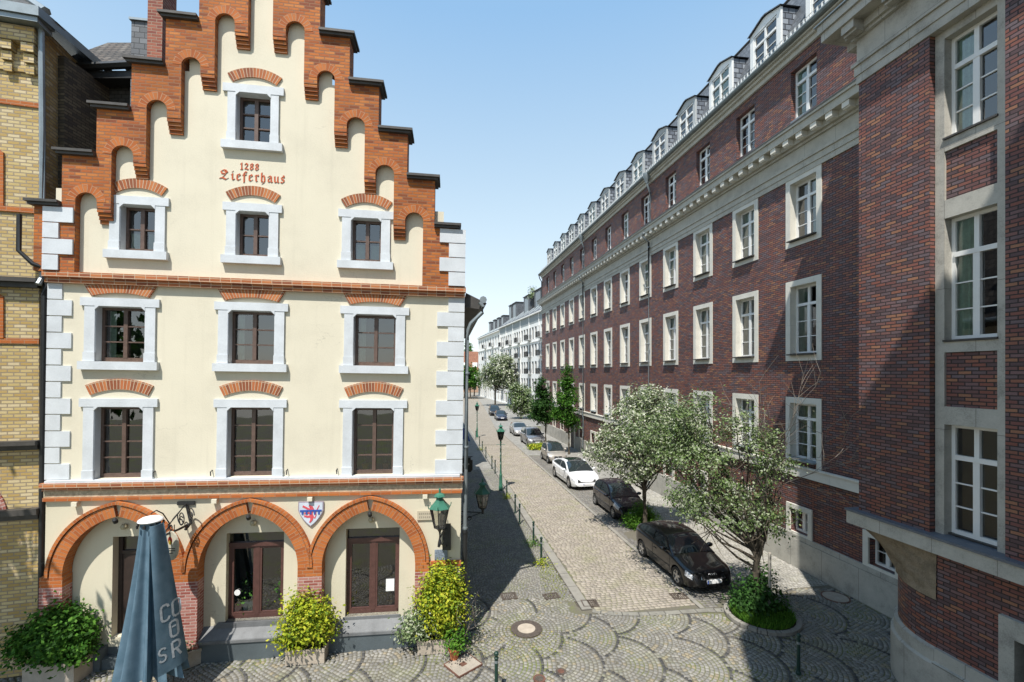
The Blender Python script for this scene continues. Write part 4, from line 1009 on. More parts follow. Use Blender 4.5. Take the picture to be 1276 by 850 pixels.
# downpipes with hoppers
for a_, hop in ((31.35, 1), (44.15, 1)):
    x = -{31.35: 28.75, 44.15: 41.4}[a_]
    m = MB(); m.lathe([(.09, -.45), (.11, -.35), (.24, -.1), (.26, .12), (.22, .12)], (x, -.34, 19.4), 10)
    m.tube([(x, -.34, 19.0), (x, -.3, 18.8), (x-.05, -.1, 18.4), (x-.05, -.1, 16.5), (x-.05, -.3, 16.35)], .06, 8)
    m.tube([(x-.05, -.3, 15.9), (x-.05, -.6, 15.82), (x-.05, -.55, 15.6), (x-.05, -.2, 15.3), (x-.05, -.2, 3.9), (x-.05, -.26, 3.6), (x-.05, -.2, 3.2), (x-.05, -.2, 0)], .06, 8)
    for z in (12.5, 9, 5.5, 15, 2): m.lathe([(.075, -.03), (.085, 0), (.075, .03)], (x-.05, -.2, z), 8)
    m.build('downpipe', MT['zinc'], OB, True)
m = MB(); m.tube([(XE-.3, -.34, 19.4), (XE-.35, -.2, 19.0), (XE-.05, -.05, 18.6), (XE-.05, -.05, 16.4)], .06); m.build('downpipe', MT['iron'], OB, True)
# pavement-level door and pale patch
q = MB(); xd = -41.9-3.0; q.box(xd-.75, xd-.55, -.13, .02, 0, 2.6); q.box(xd+.55, xd+.75, -.13, .02, 0, 2.6); q.box(xd-.55, xd+.55, -.13, .02, 2.4, 2.6); dr = q.build('doorway', MT['lightstone'], OB)
q = MB(); q.box(xd-.55, xd+.55, -.11, -.105, 0, 2.4); q.build('door', MT['black'], dr)

# ---- the projecting near wing
WX = -2.0
m = MB()
b0 = -10.53; b1 = -9.2                                   # recessed window bay
def risalit_front(m, x0, x1, z0=3.39, z1=14.5): m.face([(x0, PR, z0), (x1, PR, z0), (x1, PR, z1), (x0, PR, z1)])
bays = [(b0, b1), (b0+4.2, b1+4.2)]
xs = [XR]+[v for b in bays for v in b]+[WX]
for i in range(0, len(xs), 2): risalit_front(m, xs[i], xs[i+1])
WZ = [(3.80, 6.11), (7.9, 10.49), (12.2, 14.33)]
for a, b in bays:
    m.face([(a, PR, 3.39), (a, PR, 14.5), (a, PR+.3, 14.5), (a, PR+.3, 3.39)]); m.face([(b, PR, 14.5), (b, PR, 3.39), (b, PR+.3, 3.39), (b, PR+.3, 14.5)])
    for z0, z1 in ((6.49, 7.64), (10.88, 11.92)): m.face([(a+.18, PR+.2, z0), (b-.22, PR+.2, z0), (b-.22, PR+.2, z1), (a+.18, PR+.2, z1)])
# far return and attic storey
m.face([(XR, 0, 3.39), (XR, PR, 3.39), (XR, PR, 20), (XR, 0, 20)]); m.face([(XR, PR, 16.3), (WX, PR, 16.3), (WX, PR, 19.6), (XR, PR, 19.6)])
m.box(XR+.02, WX, PR+1.4, 6, 0, 19.5, skip='f')
# brick ground storey with the rounded corner
ccx, ccy, cr = -10.38, PR+1.8, 1.8
def curve(r_, n=18): return [(ccx-(r_)*math.sin(t), ccy-(r_)*math.cos(t)) for t in np.linspace(0, math.pi/2, n)]
def curved_band(m, r_, z0, z1, top=None, u0=0.):
    c = curve(r_); L = 0
    for (xa, ya), (xb, yb) in zip(c[:-1], c[1:]):
        d = math.hypot(xb-xa, yb-ya)
        m.face([(xb, yb, z0), (xa, ya, z0), (xa, ya, z1), (xb, yb, z1)], [(-L-d, z0), (-L, z0), (-L, z1), (-L-d, z1)]); L += d
        if top: m.face([(xb, yb, z1), (xa, ya, z1), (xa+(ccx-xa)*top, ya+(ccy-ya)*top, z1+.05), (xb+(ccx-xb)*top, yb+(ccy-yb)*top, z1+.05)])
    xe, ye = c[-1]; m.face([(xe, .02, z0), (xe, ye, z0), (xe, ye, z1), (xe, .02, z1)])
curved_band(m, cr, 1.2, 3.4)
dx0, dx1, dz = -9.0, -7.8, 2.3
m.face([(ccx, PR, 1.2), (dx0, PR, 1.2), (dx0, PR, 3.4), (ccx, PR, 3.4)]); m.face([(dx0, PR, dz), (dx1, PR, dz), (dx1, PR, 3.4), (dx0, PR, 3.4)]); m.face([(dx1, PR, 0), (WX, PR, 0), (WX, PR, 3.4), (dx1, PR, 3.4)])
m.build('wing_wall', MT['klinker'], OB)
m = MB(); curved_band(m, cr+.14, -.1, 1.0, .04); curved_band(m, cr+.08, 1.02, 1.3, .06)
m.box(ccx, dx0-.22, PR-.14, PR+.1, -.1, 1.04); m.obox(((ccx+dx0-.22)/2, PR-.06, 1.06), ((dx0-.22-ccx)/2, 0, 0), (0, .08, .02), (0, 0, .01)); m.box(ccx, dx0-.22, PR-.08, PR+.1, 1.05, 1.34)
m.build('curved_plinth', MT['plinth_st'], OB)
m = MB(); m.box(dx0-.24, dx0, PR-.1, PR+.35, -.1, dz+.36); m.box(dx0, dx1, PR-.1, PR+.35, dz, dz+.36); m.box(dx1, dx1+.24, PR-.1, PR+.35, -.1, dz+.36); dw = m.build('entrance_frame', MT['travertine'], OB)
q = MB(); q.box(dx0, dx1, PR+.3, PR+.34, 0, dz); q.build('door', MT['black'], dw)
# ledge over the ground storey, with a metal top
m = MB(); m.box(XR-.18, WX, PR-.18, PR+.3, 3.39, 3.70); m.box(XR-.18, XR+.02, PR+.3, 0, 3.39, 3.70); m.build('ledge', MT['travertine'], OB)
m = MB(); m.box(XR-.21, WX, PR-.21, PR+.6, 3.703, 3.755); m.box(XR-.21, XR+.02, PR+.6, 0, 3.703, 3.755); m.build('ledge_flashing', MT['slate_lt'] if False else M_plain('lead_flashing', (.13, .145, .17), .5, .15, 4), OB)
# squinch: ruled from the round wall up to the square corner
m = MB(); n = 24; rowsq = []
zlo, zhi = 2.36, 3.39
cpts = curve(cr+.02, n)
sq = []
for i in range(n):
    f_ = i/(n-1)
    sq.append((ccx+(XR-ccx)*min(1, f_*2), PR) if f_ <= .5 else (XR, PR+(ccy-PR)*(f_-.5)*2))
for k_ in range(9):
    s_ = k_/8; sh_ = s_**1.5
    rowsq.append([(cx_+(qx-cx_)*sh_, cy_+(qy-cy_)*sh_-.012, zlo+(zhi-zlo)*s_) for (cx_, cy_), (qx, qy) in zip(cpts, sq)])
for ra, rb in zip(rowsq[:-1], rowsq[1:]):
    for i in range(n-1): m.face([ra[i+1], ra[i], rb[i], rb[i+1]])
rgq = random.Random(3)
m.v = [(x, y+.035*math.sin(x*9+z*7)*math.sin(z*11+y*5)*min(1, max(0, (-10.55-x)*4)), z) for x, y, z in m.v]
m.build('squinch', MT['brownstone'], OB, True)
m = MB(); m.box(ccx-.0, ccx-.26, PR-.02, PR+.1, zlo, zhi); 
# entablature of the wing
def wrap(m, p, z0, z1):
    m.box(XR-p, WX, PR-p, PR+.32, z0, z1); m.box(XR-p, XR+.03, PR+.32, 0, z0, z1)
m = MB()
wrap(m, .04, 14.5, 14.7); wrap(m, .07, 14.703, 14.93); wrap(m, .12, 14.933, 15.02); wrap(m, .03, 15.023, 15.6); wrap(m, .12, 15.603, 15.68); wrap(m, .2, 15.683, 15.86); wrap(m, .56, 15.863, 16.08); wrap(m, .62, 16.083, 16.3)
m.build('wing_entablature', MT['travertine'], OB)
m = MB(); wrap(m, .68, 16.303, 16.33); m.build('cornice_flashing', MT['zinc'], OB)
for x in np.arange(XR+.15, WX, 1.05): q = MB(); q.box(x-.17, x+.17, PR-.5, PR-.203, 15.66, 15.86); q.box(x-.17, x+.17, PR-.42, PR-.203, 15.6, 15.659); q.build('modillion', MT['travertine'], OB)
for y in (PR+.35, PR+1.4): q = MB(); q.box(XR-.5, XR-.203, y-.17, y+.17, 15.66, 15.86); q.build('modillion', MT['travertine'], OB)
m = MB(); wrap(m, .3, 19.6, 19.8); wrap(m, .6, 19.803, 20.0); m.build('eave_moulding', MT['corn_st'], OB)
m = MB(); m.face([(XR-.6, PR-.6, 20), (WX, PR-.6, 20), (WX, 3, 24.5), (XR+2, 3, 24.5)]); m.face([(XR-.6, 0, 20), (XR-.6, PR-.6, 20), (XR+2, 3, 24.5), (XR, 6, 24.5)]); m.build('mansard_roof', MT['slate'], OB)
# windows of the wing, in a continuous stone frame
for a, b in bays:
    yf = PR+.148
    f_ = MB(); f_.box(a, a+.18, yf, yf+.25, 3.755, 14.5); f_.box(b-.22, b, yf, yf+.25, 3.755, 14.5)
    for z0, z1 in ((6.11, 6.49), (7.64, 7.86), (10.49, 10.88), (11.92, 12.16), (14.33, 14.5)): f_.box(a+.18, b-.22, yf, yf+.25, z0, z1)
    fr = f_.build('stone_window_frame', MT['travertine'], OB)
    for (z0, z1), cu in zip(WZ, (0, 1, 1)):
        x = (a+.18+b-.22)/2; h = (b-.22-a-.18)/2
        w_ = MB(); w_.box(a+.17, b-.2, yf-.04, yf+.2, z0-.035, z0+.004) if z0 > 4 else w_.box(a+.18, b-.22, yf+.1, yf+.2, z0-.03, z0); wd_ = w_.build('window', MT['darkmetal'], OB)
        sash(wd_, x, h, z0, z1, yf+.19, rows_=3, fw=.07, curt=cu, trans=.3)
# lamp in the office
# ================================================================== houses left, far, and behind
# yellow brick house at the left edge
yv = Vector((.964, .267, 0)).normalized(); yb = Vector((-yv.y, yv.x, 0))
YO = Vector((-11.35, 10.98, 0))
YB = thing('yellow_brick_house', 'yellow brick house with red bands and dentil frieze at the left edge', 'house')
YB.matrix_world = Matrix(((yv.x, yb.x, 0, YO.x), (yv.y, yb.y, 0, YO.y), (0, 0, 1, YO.z), (0, 0, 0, 1)))
m = MB(); m.box(-12, 0, 0, 9, 0, 15.6); m.build('wall', MT['yellow'], YB)
m = MB()
for z0, z1, p in ((13.55, 13.66, .03), (11.02, 11.14, .04), (7.9, 8.02, .03)): m.box(-12, .012, -p, 0, z0, z1)
m.build('red_band', MT['arch'], YB)
m = MB()
for z, p, h in ((9.35, .22, .1), (5.5, .24, .1), (3.85, .2, .14)): m.box(-12, .06, -p, .0, z, z+h); m.box(-12, .04, -p*.6, 0, z-.12, z-.003)
m.build('ledge', MT['darkmetal'], YB)
for z0, zt, zn in ((11.14, 12.4, 0), (8.02, 9.0, 0)):
    m = MB(); m.box(-.78, -.66, -.04, 0, z0, zt); m.prism([(-.78, zt), (-.66, zt), (-1.1, zt+.32), (-2.2, zt+.32), (-2.2, zt+.2), (-1.12, zt+.2)], -.04, 0); m.build('window_hood', MT['arch'], YB)
m = MB(); m.box(-12, 0, -.05, 0, 14.35, 14.75); m.box(-12, .02, -.2, 0, 15.0, 15.35); m.build('frieze', MT['yellow'], YB)
for i in range(14):
    x = -.12-.42*i; m = MB(); m.box(x-.1, x+.1, -.14, -.052, 14.55, 14.75); m.box(x-.08, x+.08, -.1, -.051, 14.3, 14.5); m.box(x-.12, x+.12, -.19, -.0, 14.78, 14.98); m.build('dentil', MT['yellow'], YB)
m = MB(); m.box(-12, .25, -.45, .1, 15.5, 15.72); m.face([(.25, -.45, 15.72), (.25, -.45, 15.5), (.7, 3, 15.6), (.7, 3, 15.8)]); m.box(-12, .2, -.4, .1, 15.38, 15.49); m.build('gutter', MT['zinc'], YB)
m = MB(); m.face([(-12, -.3, 15.72), (.2, -.3, 15.72), (.35, 0, 15.72), (-3.2, 2.5, 18.6), (-12, 2.5, 18.6)]); m.face([(.35, 0, 15.7), (.4, 6, 15.7), (-3.2, 6, 18.6), (-3.2, 2.5, 18.6)]); m.build('slate_roof', MT['slate_dk'], YB)
m = MB(); m.tube([(.25, -.2, 15.78), (-3.2, 2.45, 18.68)], .1, 6); m.build('hip_flashing', MT['zinc'], YB)
m = MB(); m.box(-2.6, -1.95, 2.2, 3.0, 16, 18.35); m.box(-2.68, -1.87, 2.12, 3.08, 18.35, 18.5); m.build('chimney', MT['yellow'], YB)
m = MB(); m.tube([(.1, -.1, 15.5), (.12, -.1, 13), (.12, -.1, 9.5), (.1, -.2, 9.3)], .06); m.build('downpipe', MT['zinc'], YB, True)
# segmental window head low on the left
m = MB(); m.arcband(-1.45, 3.9, .55, .85, math.pi/2, -.1, -.04, 0, 10); m.build('window_arch', MT['pink'], YB)

sl = thing('slate_clad_house', 'older house behind with dark slate-clad side wall and weathered tiled roof', 'house', (-11.7, 12.9, 0))
m = MB(); m.box(0, 2.6, 0, 7, 4, 15.6); m.build('slate_wall', MT['slate_dk'], sl)
m = MB(); m.box(-.9, .35, -1.3, .5, 4, 15.25); m.build('brick_pier', MT['darkbrick'], sl)
m = MB(); m.face([(-1.2, -.5, 15.45), (2.7, -.5, 15.6), (2.7, 1.7, 17.75), (-1.2, 1.7, 17.75)]); m.face([(2.7, 1.7, 17.75), (2.7, 6, 15), (-1.2, 6, 15), (-1.2, 1.7, 17.75)]); m.build('tiled_roof', MT['tile'], sl)
m = MB(); m.tube([(-1.2, -.55, 15.4), (2.7, -.55, 15.6)], .1, 6); m.box(-1.2, 2.7, -.5, -.1, 15.2, 15.4); m.build('gutter', MT['iron'], sl)
m = MB(); m.tube([(1.7, 1.2, 17.1), (1.7, 1.2, 17.7), (1.78, 1.1, 17.8)], .1, 8); m.build('roof_vent', MT['darkmetal'], sl)

# row along the left pavement beyond the gabled house (seen only as a sliver)
for Y0_, Y1_, h_, lb in ((22.9, 30.4, 9.2, 'low rendered house adjoining the gabled house along the left pavement'), (30.5, 78, 12.3, 'taller rendered house row farther along the left pavement')):
    lr = thing('row_house', lb, 'house', G(.66, Y0_)); lr.rotation_euler = (0, 0, math.atan(-TA)); L_ = (Y1_-Y0_)*1.0147; lr['group'] = 'houses along the left pavement'
    m = MB(); m.box(-9, 0, 0, L_, 0, h_); m.build('wall', MT['greywall'], lr)
    m = MB(); m.face([(.4, 0, h_-.1), (.4, L_, h_-.1), (-4.5, L_, h_+3), (-4.5, 0, h_+3)]); m.face([(-4.5, 0, h_+3), (-4.5, L_, h_+3), (-9.2, L_, h_-.1), (-9.2, 0, h_-.1)]); m.build('roof', MT['tile'], lr)
    for j in range(int(L_/2.6)):
        for z in (.9, 3.9, 6.9): q = MB(); q.box(-.01, .03, 1.0+j*2.6, 2.1+j*2.6, z, z+1.6); q.build('window', MT['carglass'], lr)

# white apartment buildings in the distance on the right
wd_ = Vector((-.2518, .9678, 0)); wn = Vector((wd_.y, -wd_.x, 0))    # along the front (away), into the building
def white_building(name, label, P0, L, H, floors, nb, roofh, roofmat, wallmat, balc, grey_top=True, dorm=()):
    W = thing(name, label, 'building')
    W.matrix_world = Matrix(((-wd_.x, wn.x, 0, P0[0]), (-wd_.y, wn.y, 0, P0[1]), (0, 0, 1, 0), (0, 0, 0, 1)))   # local x towards the camera
    fh = (H-(2.2 if grey_top else .8))/floors; hs = []
    for i in range(nb):
        x = -L+(i+.5)*L/nb
        for f_ in range(floors): hs.append((x-.6, x+.6, f_*fh+(.5 if f_ else .3), f_*fh+fh-.45))
    m = MB(); wall_holes(m, -L, 0, 0, H, 0, hs, .25); m.box(-L, 0, .3, 11, 0, H, skip='f'); m.build('wall', wallmat, W)
    if grey_top:
        m = MB(); m.box(-L, 0, -.05, 0, H-1.9, H-.4); m.build('frieze', M_plain('frieze_grey', (.3, .33, .34), .8), W)
        m = MB(); 
        for i in range(nb//3+1): x = -L+i*L/(nb//3); m.box(x-.15, x+.15, -.12, 0, 0, H-.4)
        m.build('pilaster', MT['whitewall'], W)
    m = MB(); m.box(-L-.1, .1, -.45, .1, H-.38, H-.15); m.box(-L-.1, .1, -.15, 0, fh*(floors-1)-.1, fh*(floors-1)+.1); m.build('cornice', MT['whitewall'], W)
    for a, b, c, d in hs:
        q = MB(); q.face([(a, .2, c), (b, .2, c), (b, .2, d), (a, .2, d)]); q.box((a+b)/2-.03, (a+b)/2+.03, .16, .2, c, d); q.build('window', MT['interior'], W)
    m = MB(); y1 = 5; m.face([(-L, -.4, H-.1), (.1, -.4, H-.1), (.1, y1, H+roofh), (-L, y1, H+roofh)]); m.face([(.1, -.4, H-.1), (.1, 11, H-.1), (.1, y1, H+roofh)]); m.face([(-L, 11, H-.1), (-L, -.4, H-.1), (-L, y1, H+roofh)]); m.face([(.1, 11, H-.1), (-L, 11, H-.1), (-L, y1, H+roofh), (.1, y1, H+roofh)])
    m.build('roof', roofmat, W)
    for i in range(int(L/3.5)):
        x = -i*3.5-1; q = MB(); q.tube([(x, -.45, H), (x, y1, H+roofh+.08)], .06, 4); q.build('roof_seam', MT['zinc'], W)
    for x, w_ in dorm:
        q = MB(); q.box(x-w_, x+w_, 1.6, 5.5, H+.8, H+roofh+.7); dd_ = q.build('roof_dormer', MT['slate_lt'], W); q = MB(); q.box(x-w_-.15, x+w_+.15, 1.4, 5.6, H+roofh+.7, H+roofh+.82); q.build('dormer_roof', MT['darkmetal'], dd_)
        q = MB(); q.box(x-w_*.6, x+w_*.6, 1.58, 1.6, H+1.3, H+roofh+.3); q.build('dormer_window', MT['carglass'], dd_)
    for bi, fl in balc:
        x = -L+(bi+.5)*L/nb; z = fl*fh+.5
        q = MB(); q.box(x-1.1, x+1.1, -.9, 0, z-.12, z)
        bb = q.build('balcony', MT['greywall'], W); q = MB()
        for t in np.linspace(-1.1, 1.1, 12): q.box(x+t-.02, x+t+.02, -.9, -.86, z, z+.95)
        for yy in np.linspace(-.86, -.05, 5):
            for sx in (-1.1, 1.1): q.box(x+sx-.02, x+sx+.02, yy-.02, yy+.02, z, z+.95)
        q.box(x-1.12, x+1.12, -.92, -.85, z+.92, z+1.0); q.build('railing', MT['iron'], bb)
    return W
P0 = Vector((6.6, 78.0, 0))
white_building('white_apartment_building', 'long white apartment building with grey frieze, iron balconies and grey metal roof', (P0.x, P0.y), 38, 18.7, 5, 20, 4.2, MT['slate_lt'], MT['whitewall'], [(b, f_) for b in (1, 5, 9, 13, 17) for f_ in (1, 2, 3, 4)], True, ((-12, 2.4), (-20, 2.2), (-30, 1.8), (-34, 1.2)))
P1 = P0+wd_*38.3
white_building('white_apartment_building', 'smaller white house with slate dormers at the far end of the white row', (P1.x, P1.y), 30, 18.2, 5, 9, 3.2, MT['slate'], MT['whitewall'], [(b, f_) for b in (3, 6) for f_ in (2, 3, 4)], False, ((-4, 1.3), (-9, 1.3), (-14, 1.3), (-20, 1.3)))
# house closing the street
rh = thing('red_roofed_house', 'distant house with red-brown tiled roof closing the end of the street', 'house', (-26, 172, 0))
m = MB(); m.box(-16, 14, 0, 10, 0, 8); m.build('wall', M_plain('ochre_render', (.4, .26, .18), .9, .15, .4), rh)
m = MB(); m.face([(-17, -.6, 7.8), (15, -.6, 7.8), (15, 6, 15.6), (-17, 6, 15.6)]); m.face([(15, -.6, 7.8), (15, 10.6, 7.8), (15, 6, 15.6)]); m.face([(15, 10.6, 7.8), (-17, 10.6, 7.8), (-17, 6, 15.6), (15, 6, 15.6)]); m.build('roof', MT['redtile'], rh)
for x in (-3, 2, 8.5, 12): q = MB(); q.box(x-.9, x+.9, .5, 3, 9.5, 11.2); q.build('roof_dormer', MT['whitewall'], rh)
for x in (-4, 0, 4, 8, 12):
    for z in (1, 4.4): q = MB(); q.box(x-.6, x+.6, -.04, 0, z, z+1.9); q.build('window', MT['carglass'], rh)
# the block the photographer stands in and its neighbour across the corner (behind the camera; they shade the square)
cb = thing('corner_building', 'tall plain building behind the viewer that shades the right of the square', 'building')
m = MB()
def at_shadow(x, y, h): return (x+SUNV.x/SUNV.z*h, y+SUNV.y/SUNV.z*h)
q = [at_shadow(*p, 24) for p in ((6.5, 9.), (6.2, 12.58), (8.6, 14.98), (9.75, 14.95), (14, 14.2), (14, 3))]
q = q[::-1]
m.face([(x, y, 24) for x, y in q]); 
for i in range(len(q)):
    a, b = q[i], q[(i+1) % len(q)]; m.face([(a[0], a[1], 0), (b[0], b[1], 0), (b[0], b[1], 24), (a[0], a[1], 24)])
m.build('wall', MT['klinker'], cb)
# ================================================================== parked cars
from bisect import bisect
def interp(tab, x):
    xs = [t[0] for t in tab]
    if x <= xs[0]: return tab[0][1]
    if x >= xs[-1]: return tab[-1][1]
    i = bisect(xs, x)-1; x0, y0 = tab[i]; x1, y1 = tab[i+1]; m = lambda j: (tab[j+1][1]-tab[j-1][1])/(tab[j+1][0]-tab[j-1][0]) if 0 < j < len(tab)-1 else ((tab[1][1]-tab[0][1])/(tab[1][0]-tab[0][0]) if j == 0 else (tab[-1][1]-tab[-2][1])/(tab[-1][0]-tab[-2][0]))
    t = (x-x0)/(x1-x0); h = x1-x0; m0, m1 = m(i), m(i+1)
    s0 = (y1-y0)/h
    if m0*s0 <= 0: m0 = 0
    if m1*s0 <= 0: m1 = 0
    lim = 3*abs(s0); m0 = max(-lim, min(lim, m0)); m1 = max(-lim, min(lim, m1))
    return y0*(2*t**3-3*t*t+1)+h*m0*(t**3-2*t*t+t)+y1*(-2*t**3+3*t*t)+h*m1*(t**3-t*t)
def make_car(name, label, pos, heading, sp, paint, group, roofmat=None, simple=False):
    """x forward, y left; sp: L, W, wb, wheel r, body top profile (x -> z), waist, roof profile"""
    L, W, wb, wr = sp['L'], sp['W'], sp['wb'], sp['wr']; xf = sp.get('fo', .83)+wb/2; xr = xf-L
    top = sp['top']; hw0 = W/2
    def hw(x):
        u = (x-xr)/L
        f_ = 1-.30*max(0, (u-.86)/.14)**2.4-.2*max(0, (.12-u)/.12)**2.2
        return hw0*f_*(1-.03*abs(u-.5)*2)
    def zb(x): u = (x-xr)/L; return .20+.09*max(0, (u-.93)/.07)+.12*max(0, (.07-u)/.07)
    def S(x, v):
        """body surface; v from 0 (sill) over 1 (shoulder) to 2 (centre line)"""
        t = interp(top, x); h = hw(x); z0 = zb(x); sh = t-.10*(1 if t > .5 else .6)
        if v <= 1:
            z = z0+(sh-z0)*v; b = .93+.07*math.sin(min(1, v*1.45)*math.pi/2)-.07*max(0, v-.62)**1.2
            return Vector((x, h*b, z))
        u = v-1; b1 = .93+.07-.07*.38**1.2
        return Vector((x, h*b1*math.cos(u*math.pi/2)**.75 if u < .999 else 0, sh+(t-sh)*math.sin(u*math.pi/2)**.9))
    ns = 46; xs = [xr+L*(.5-.5*math.cos(math.pi*i/ns))*.35+L*(i/ns)*.65 for i in range(ns+1)]
    vs = [0, .12, .3, .45, .6, .75, .88, 1, 1.1, 1.22, 1.4, 1.6, 1.8, 2]
    rings = []
    for x in xs:
        half_ = [S(x, v) for v in vs]; lo = half_[0]
        ring = [Vector((x, 0, lo.z-.02)), Vector((x, lo.y*.8, lo.z-.02))]+half_
        ring += [Vector((p.x, -p.y, p.z)) for p in half_[-2::-1]]+[Vector((x, -lo.y*.8, lo.z-.02))]
        rings.append(ring)
    root = thing(name, label, 'car', pos, heading, group)
    b = MB(); b.rings(rings)
    tmp = b.build('tmp_body', paint)
    bm = bmesh.new(); bm.from_mesh(tmp.data); bmesh.ops.recalc_face_normals(bm, faces=bm.faces); bm.to_mesh(tmp.data); bm.free()
    c = MB()
    for wx in (wb/2, -wb/2):
        for sg in (-1, 1):
            y0, y1 = sg*(hw0-.27), sg*(hw0+.2)
            c.rings([[(wx+(wr+.055)*math.cos(a), y, wr+(wr+.055)*math.sin(a)) for a in np.linspace(0, 2*math.pi, 28, endpoint=False)] for y in (y0, y1)])
    cut = c.build('tmp_cut', MT['black']); bm = bmesh.new(); bm.from_mesh(cut.data); bmesh.ops.recalc_face_normals(bm, faces=bm.faces); bm.to_mesh(cut.data); bm.free()
    md = tmp.modifiers.new('b', 'BOOLEAN'); md.object = cut; md.operation = 'DIFFERENCE'; md.solver = 'EXACT'
    dg = bpy.context.evaluated_depsgraph_get(); me = bpy.data.meshes.new_from_object(tmp.evaluated_get(dg))
    me.polygons.foreach_set('use_smooth', [True]*len(me.polygons)); me.set_sharp_from_angle(angle=R(38)); me.name = 'body'
    body = bpy.data.objects.new('body', me); COL.objects.link(body); body.parent = root
    bpy.data.objects.remove(tmp); bpy.data.objects.remove(cut)
    # cabin
    cab = sp['cab']; x0, x1 = cab[0][0], cab[-1][0]; tw = sp.get('tw', .68)
    ws, re_ = sp['ws'], sp['re']     # where the roof proper begins behind the windscreen, and ends before the tailgate glass
    def Cb(x, v):
        """v 0..1 side glass, 1..2 roof half"""
        zr = interp(cab, x); zb_ = interp(top, x)-.07; h = hw(x)*.93
        hgt = max(0, zr-zb_); full = sp['H']-.85
        t_ = h*(1-(1-tw/.93)*min(1, hgt/max(full, .1)))
        if v <= 1: return Vector((x, h+(t_-h)*v-.0+.03*math.sin(v*math.pi), zb_+(hgt-.055*min(1, hgt/.3))*v))
        u = v-1; return Vector((x, t_*(1-u), zb_+hgt-.055*min(1, hgt/.3)*(1-u)**2.2*1))
    cx = [x0+(x1-x0)*i/40 for i in range(41)]; cv = [0, .2, .4, .6, .8, .93, 1, 1.1, 1.25, 1.5, 1.75, 2]
    rg = []
    for x in cx:
        hh = [Cb(x, v) for v in cv]; rg.append(hh+[Vector((p.x, -p.y, p.z)) for p in hh[-2::-1]])
    m = MB(); m.rings(rg, cap=False, closed=False); m.build('cabin', paint, root, True)
    def patch(F, xa, xb, va, vb, off, nx=14, nv=8, name='p', mat=None, par=None, mirror=False, both=False, shape=None):
        m = MB()
        for sg in ((1, -1) if both else (1,)):
            g_ = []
            for i in range(nx+1):
                row = []
                for j in range(nv+1):
                    fx, fv = i/nx, j/nv
                    if shape: xx, vv = shape(fx, fv)
                    else: xx, vv = xa+(xb-xa)*fx, va+(vb-va)*fv
                    p = F(xx, vv); e = 1e-3
                    d1 = F(xx+e, vv)-p; d2 = F(xx, vv+e)-F(xx, vv-e) if vv < 2-e else p-F(xx, vv-2*e)
                    nn_ = d2.cross(d1)
                    if nn_.length > 1e-12: nn_.normalize()
                    if nn_.y < -.001 or (abs(nn_.y) <= .001 and nn_.z < 0): nn_ = -nn_
                    p = p+nn_*off; row.append(Vector((p.x, p.y*sg, p.z)))
                g_.append(row)
            m.rings(g_, cap=False, closed=False)
        return m.build(name, mat or MT['carglass'], par or root, True)
    # windscreen and rear window wrap over the centre
    def wrapglass(xa, xb, name, vlo=1.0):
        m = MB(); rows_ = []
        for i in range(13):
            x = xa+(xb-xa)*i/12; hh = [Cb(x, v) for v in np.linspace(vlo, 2, 9)]
            hh = [p+Vector((0.006 if name == 'windscreen' else -.006, 0, .008)) for p in hh]
            row = [Vector((p.x, p.y*.97, p.z)) for p in hh]; rows_.append(row+[Vector((p.x, -p.y, p.z)) for p in row[-2::-1]])
        m.rings(rows_, cap=False, closed=False); return m.build(name, MT['carglass'], root, True)
    wrapglass(ws-.0, x1-.05, 'windscreen'); wrapglass(x0+.06, re_, 'rear_window')
    if sp.get('glassroof'):
        m = MB(); rows_ = []
        for i in range(13):
            x = re_+.08+(ws-re_-.1)*i/12; row = [Vector((p.x, p.y*.93, p.z+.006)) for p in [Cb(x, v) for v in np.linspace(1.0, 2, 7)]]; rows_.append(row+[Vector((p.x, -p.y, p.z)) for p in row[-2::-1]])
        m.rings(rows_, cap=False, closed=False); m.build('glass_roof', MT['carglass'], root, True)
    for sg in (1, -1):
        for xa, xb in sp['sideglass']:
            def shape(fx, fv, xa=xa, xb=xb):
                # follow the slope of the screens: clip where the cabin is low
                x = xa+(xb-xa)*fx; zr = interp(cab, x); z_b = interp(top, x)-.07; hg = max(.05, zr-z_b)
                v0 = min(.45, .09/hg+.02); v1 = max(v0+.02, 1-.07/hg)
                return x, v0+(v1-v0)*fv
            m = MB(); g_ = []
            for i in range(15):
                row = []
                for j in range(6):
                    xx, vv = shape(i/14, j/5); p = Cb(xx, vv); row.append(Vector((p.x, sg*(p.y+.012), p.z+.004)))
                g_.append(row)
            m.rings(g_, cap=False, closed=False); m.build('side_window', MT['carglass'], root, True)
        # mirror
        p = Cb(sp['mir'], .12); m = MB(); c0 = Vector((p.x+.02, sg*(p.y+.13), p.z+.06))
        m.rings([[c0+Vector((dx_*1., sg*r_*math.cos(a)*.12, r_*.075*math.sin(a))) for a in np.linspace(0, 2*math.pi, 12, endpoint=False)] for dx_, r_ in ((-.05, .85), (-.045, 1), (.02, 1), (.06, .7), (.08, .2))])
        m.box(c0.x-.02, c0.x+.03, min(sg*p.y, c0.y), max(sg*p.y, c0.y), c0.z-.06, c0.z-.03); m.build('mirror', paint, root, True)
        hl = sp['hl']
        m = MB(); g_ = []
        for i in range(9):
            row = []
            for j in range(7):
                x = hl[0]+(hl[1]-hl[0])*i/8; v = hl[2]+(hl[3]-hl[2])*j/6; 
                p = S(x, v); row.append(Vector((p.x+.008, sg*(p.y+.008), p.z+.006)))
            g_.append(row)
        m.rings(g_, cap=False, closed=False); m.build('headlight', MT['headlight'], root, True)
        # door seams, handle, trim
        m = MB()
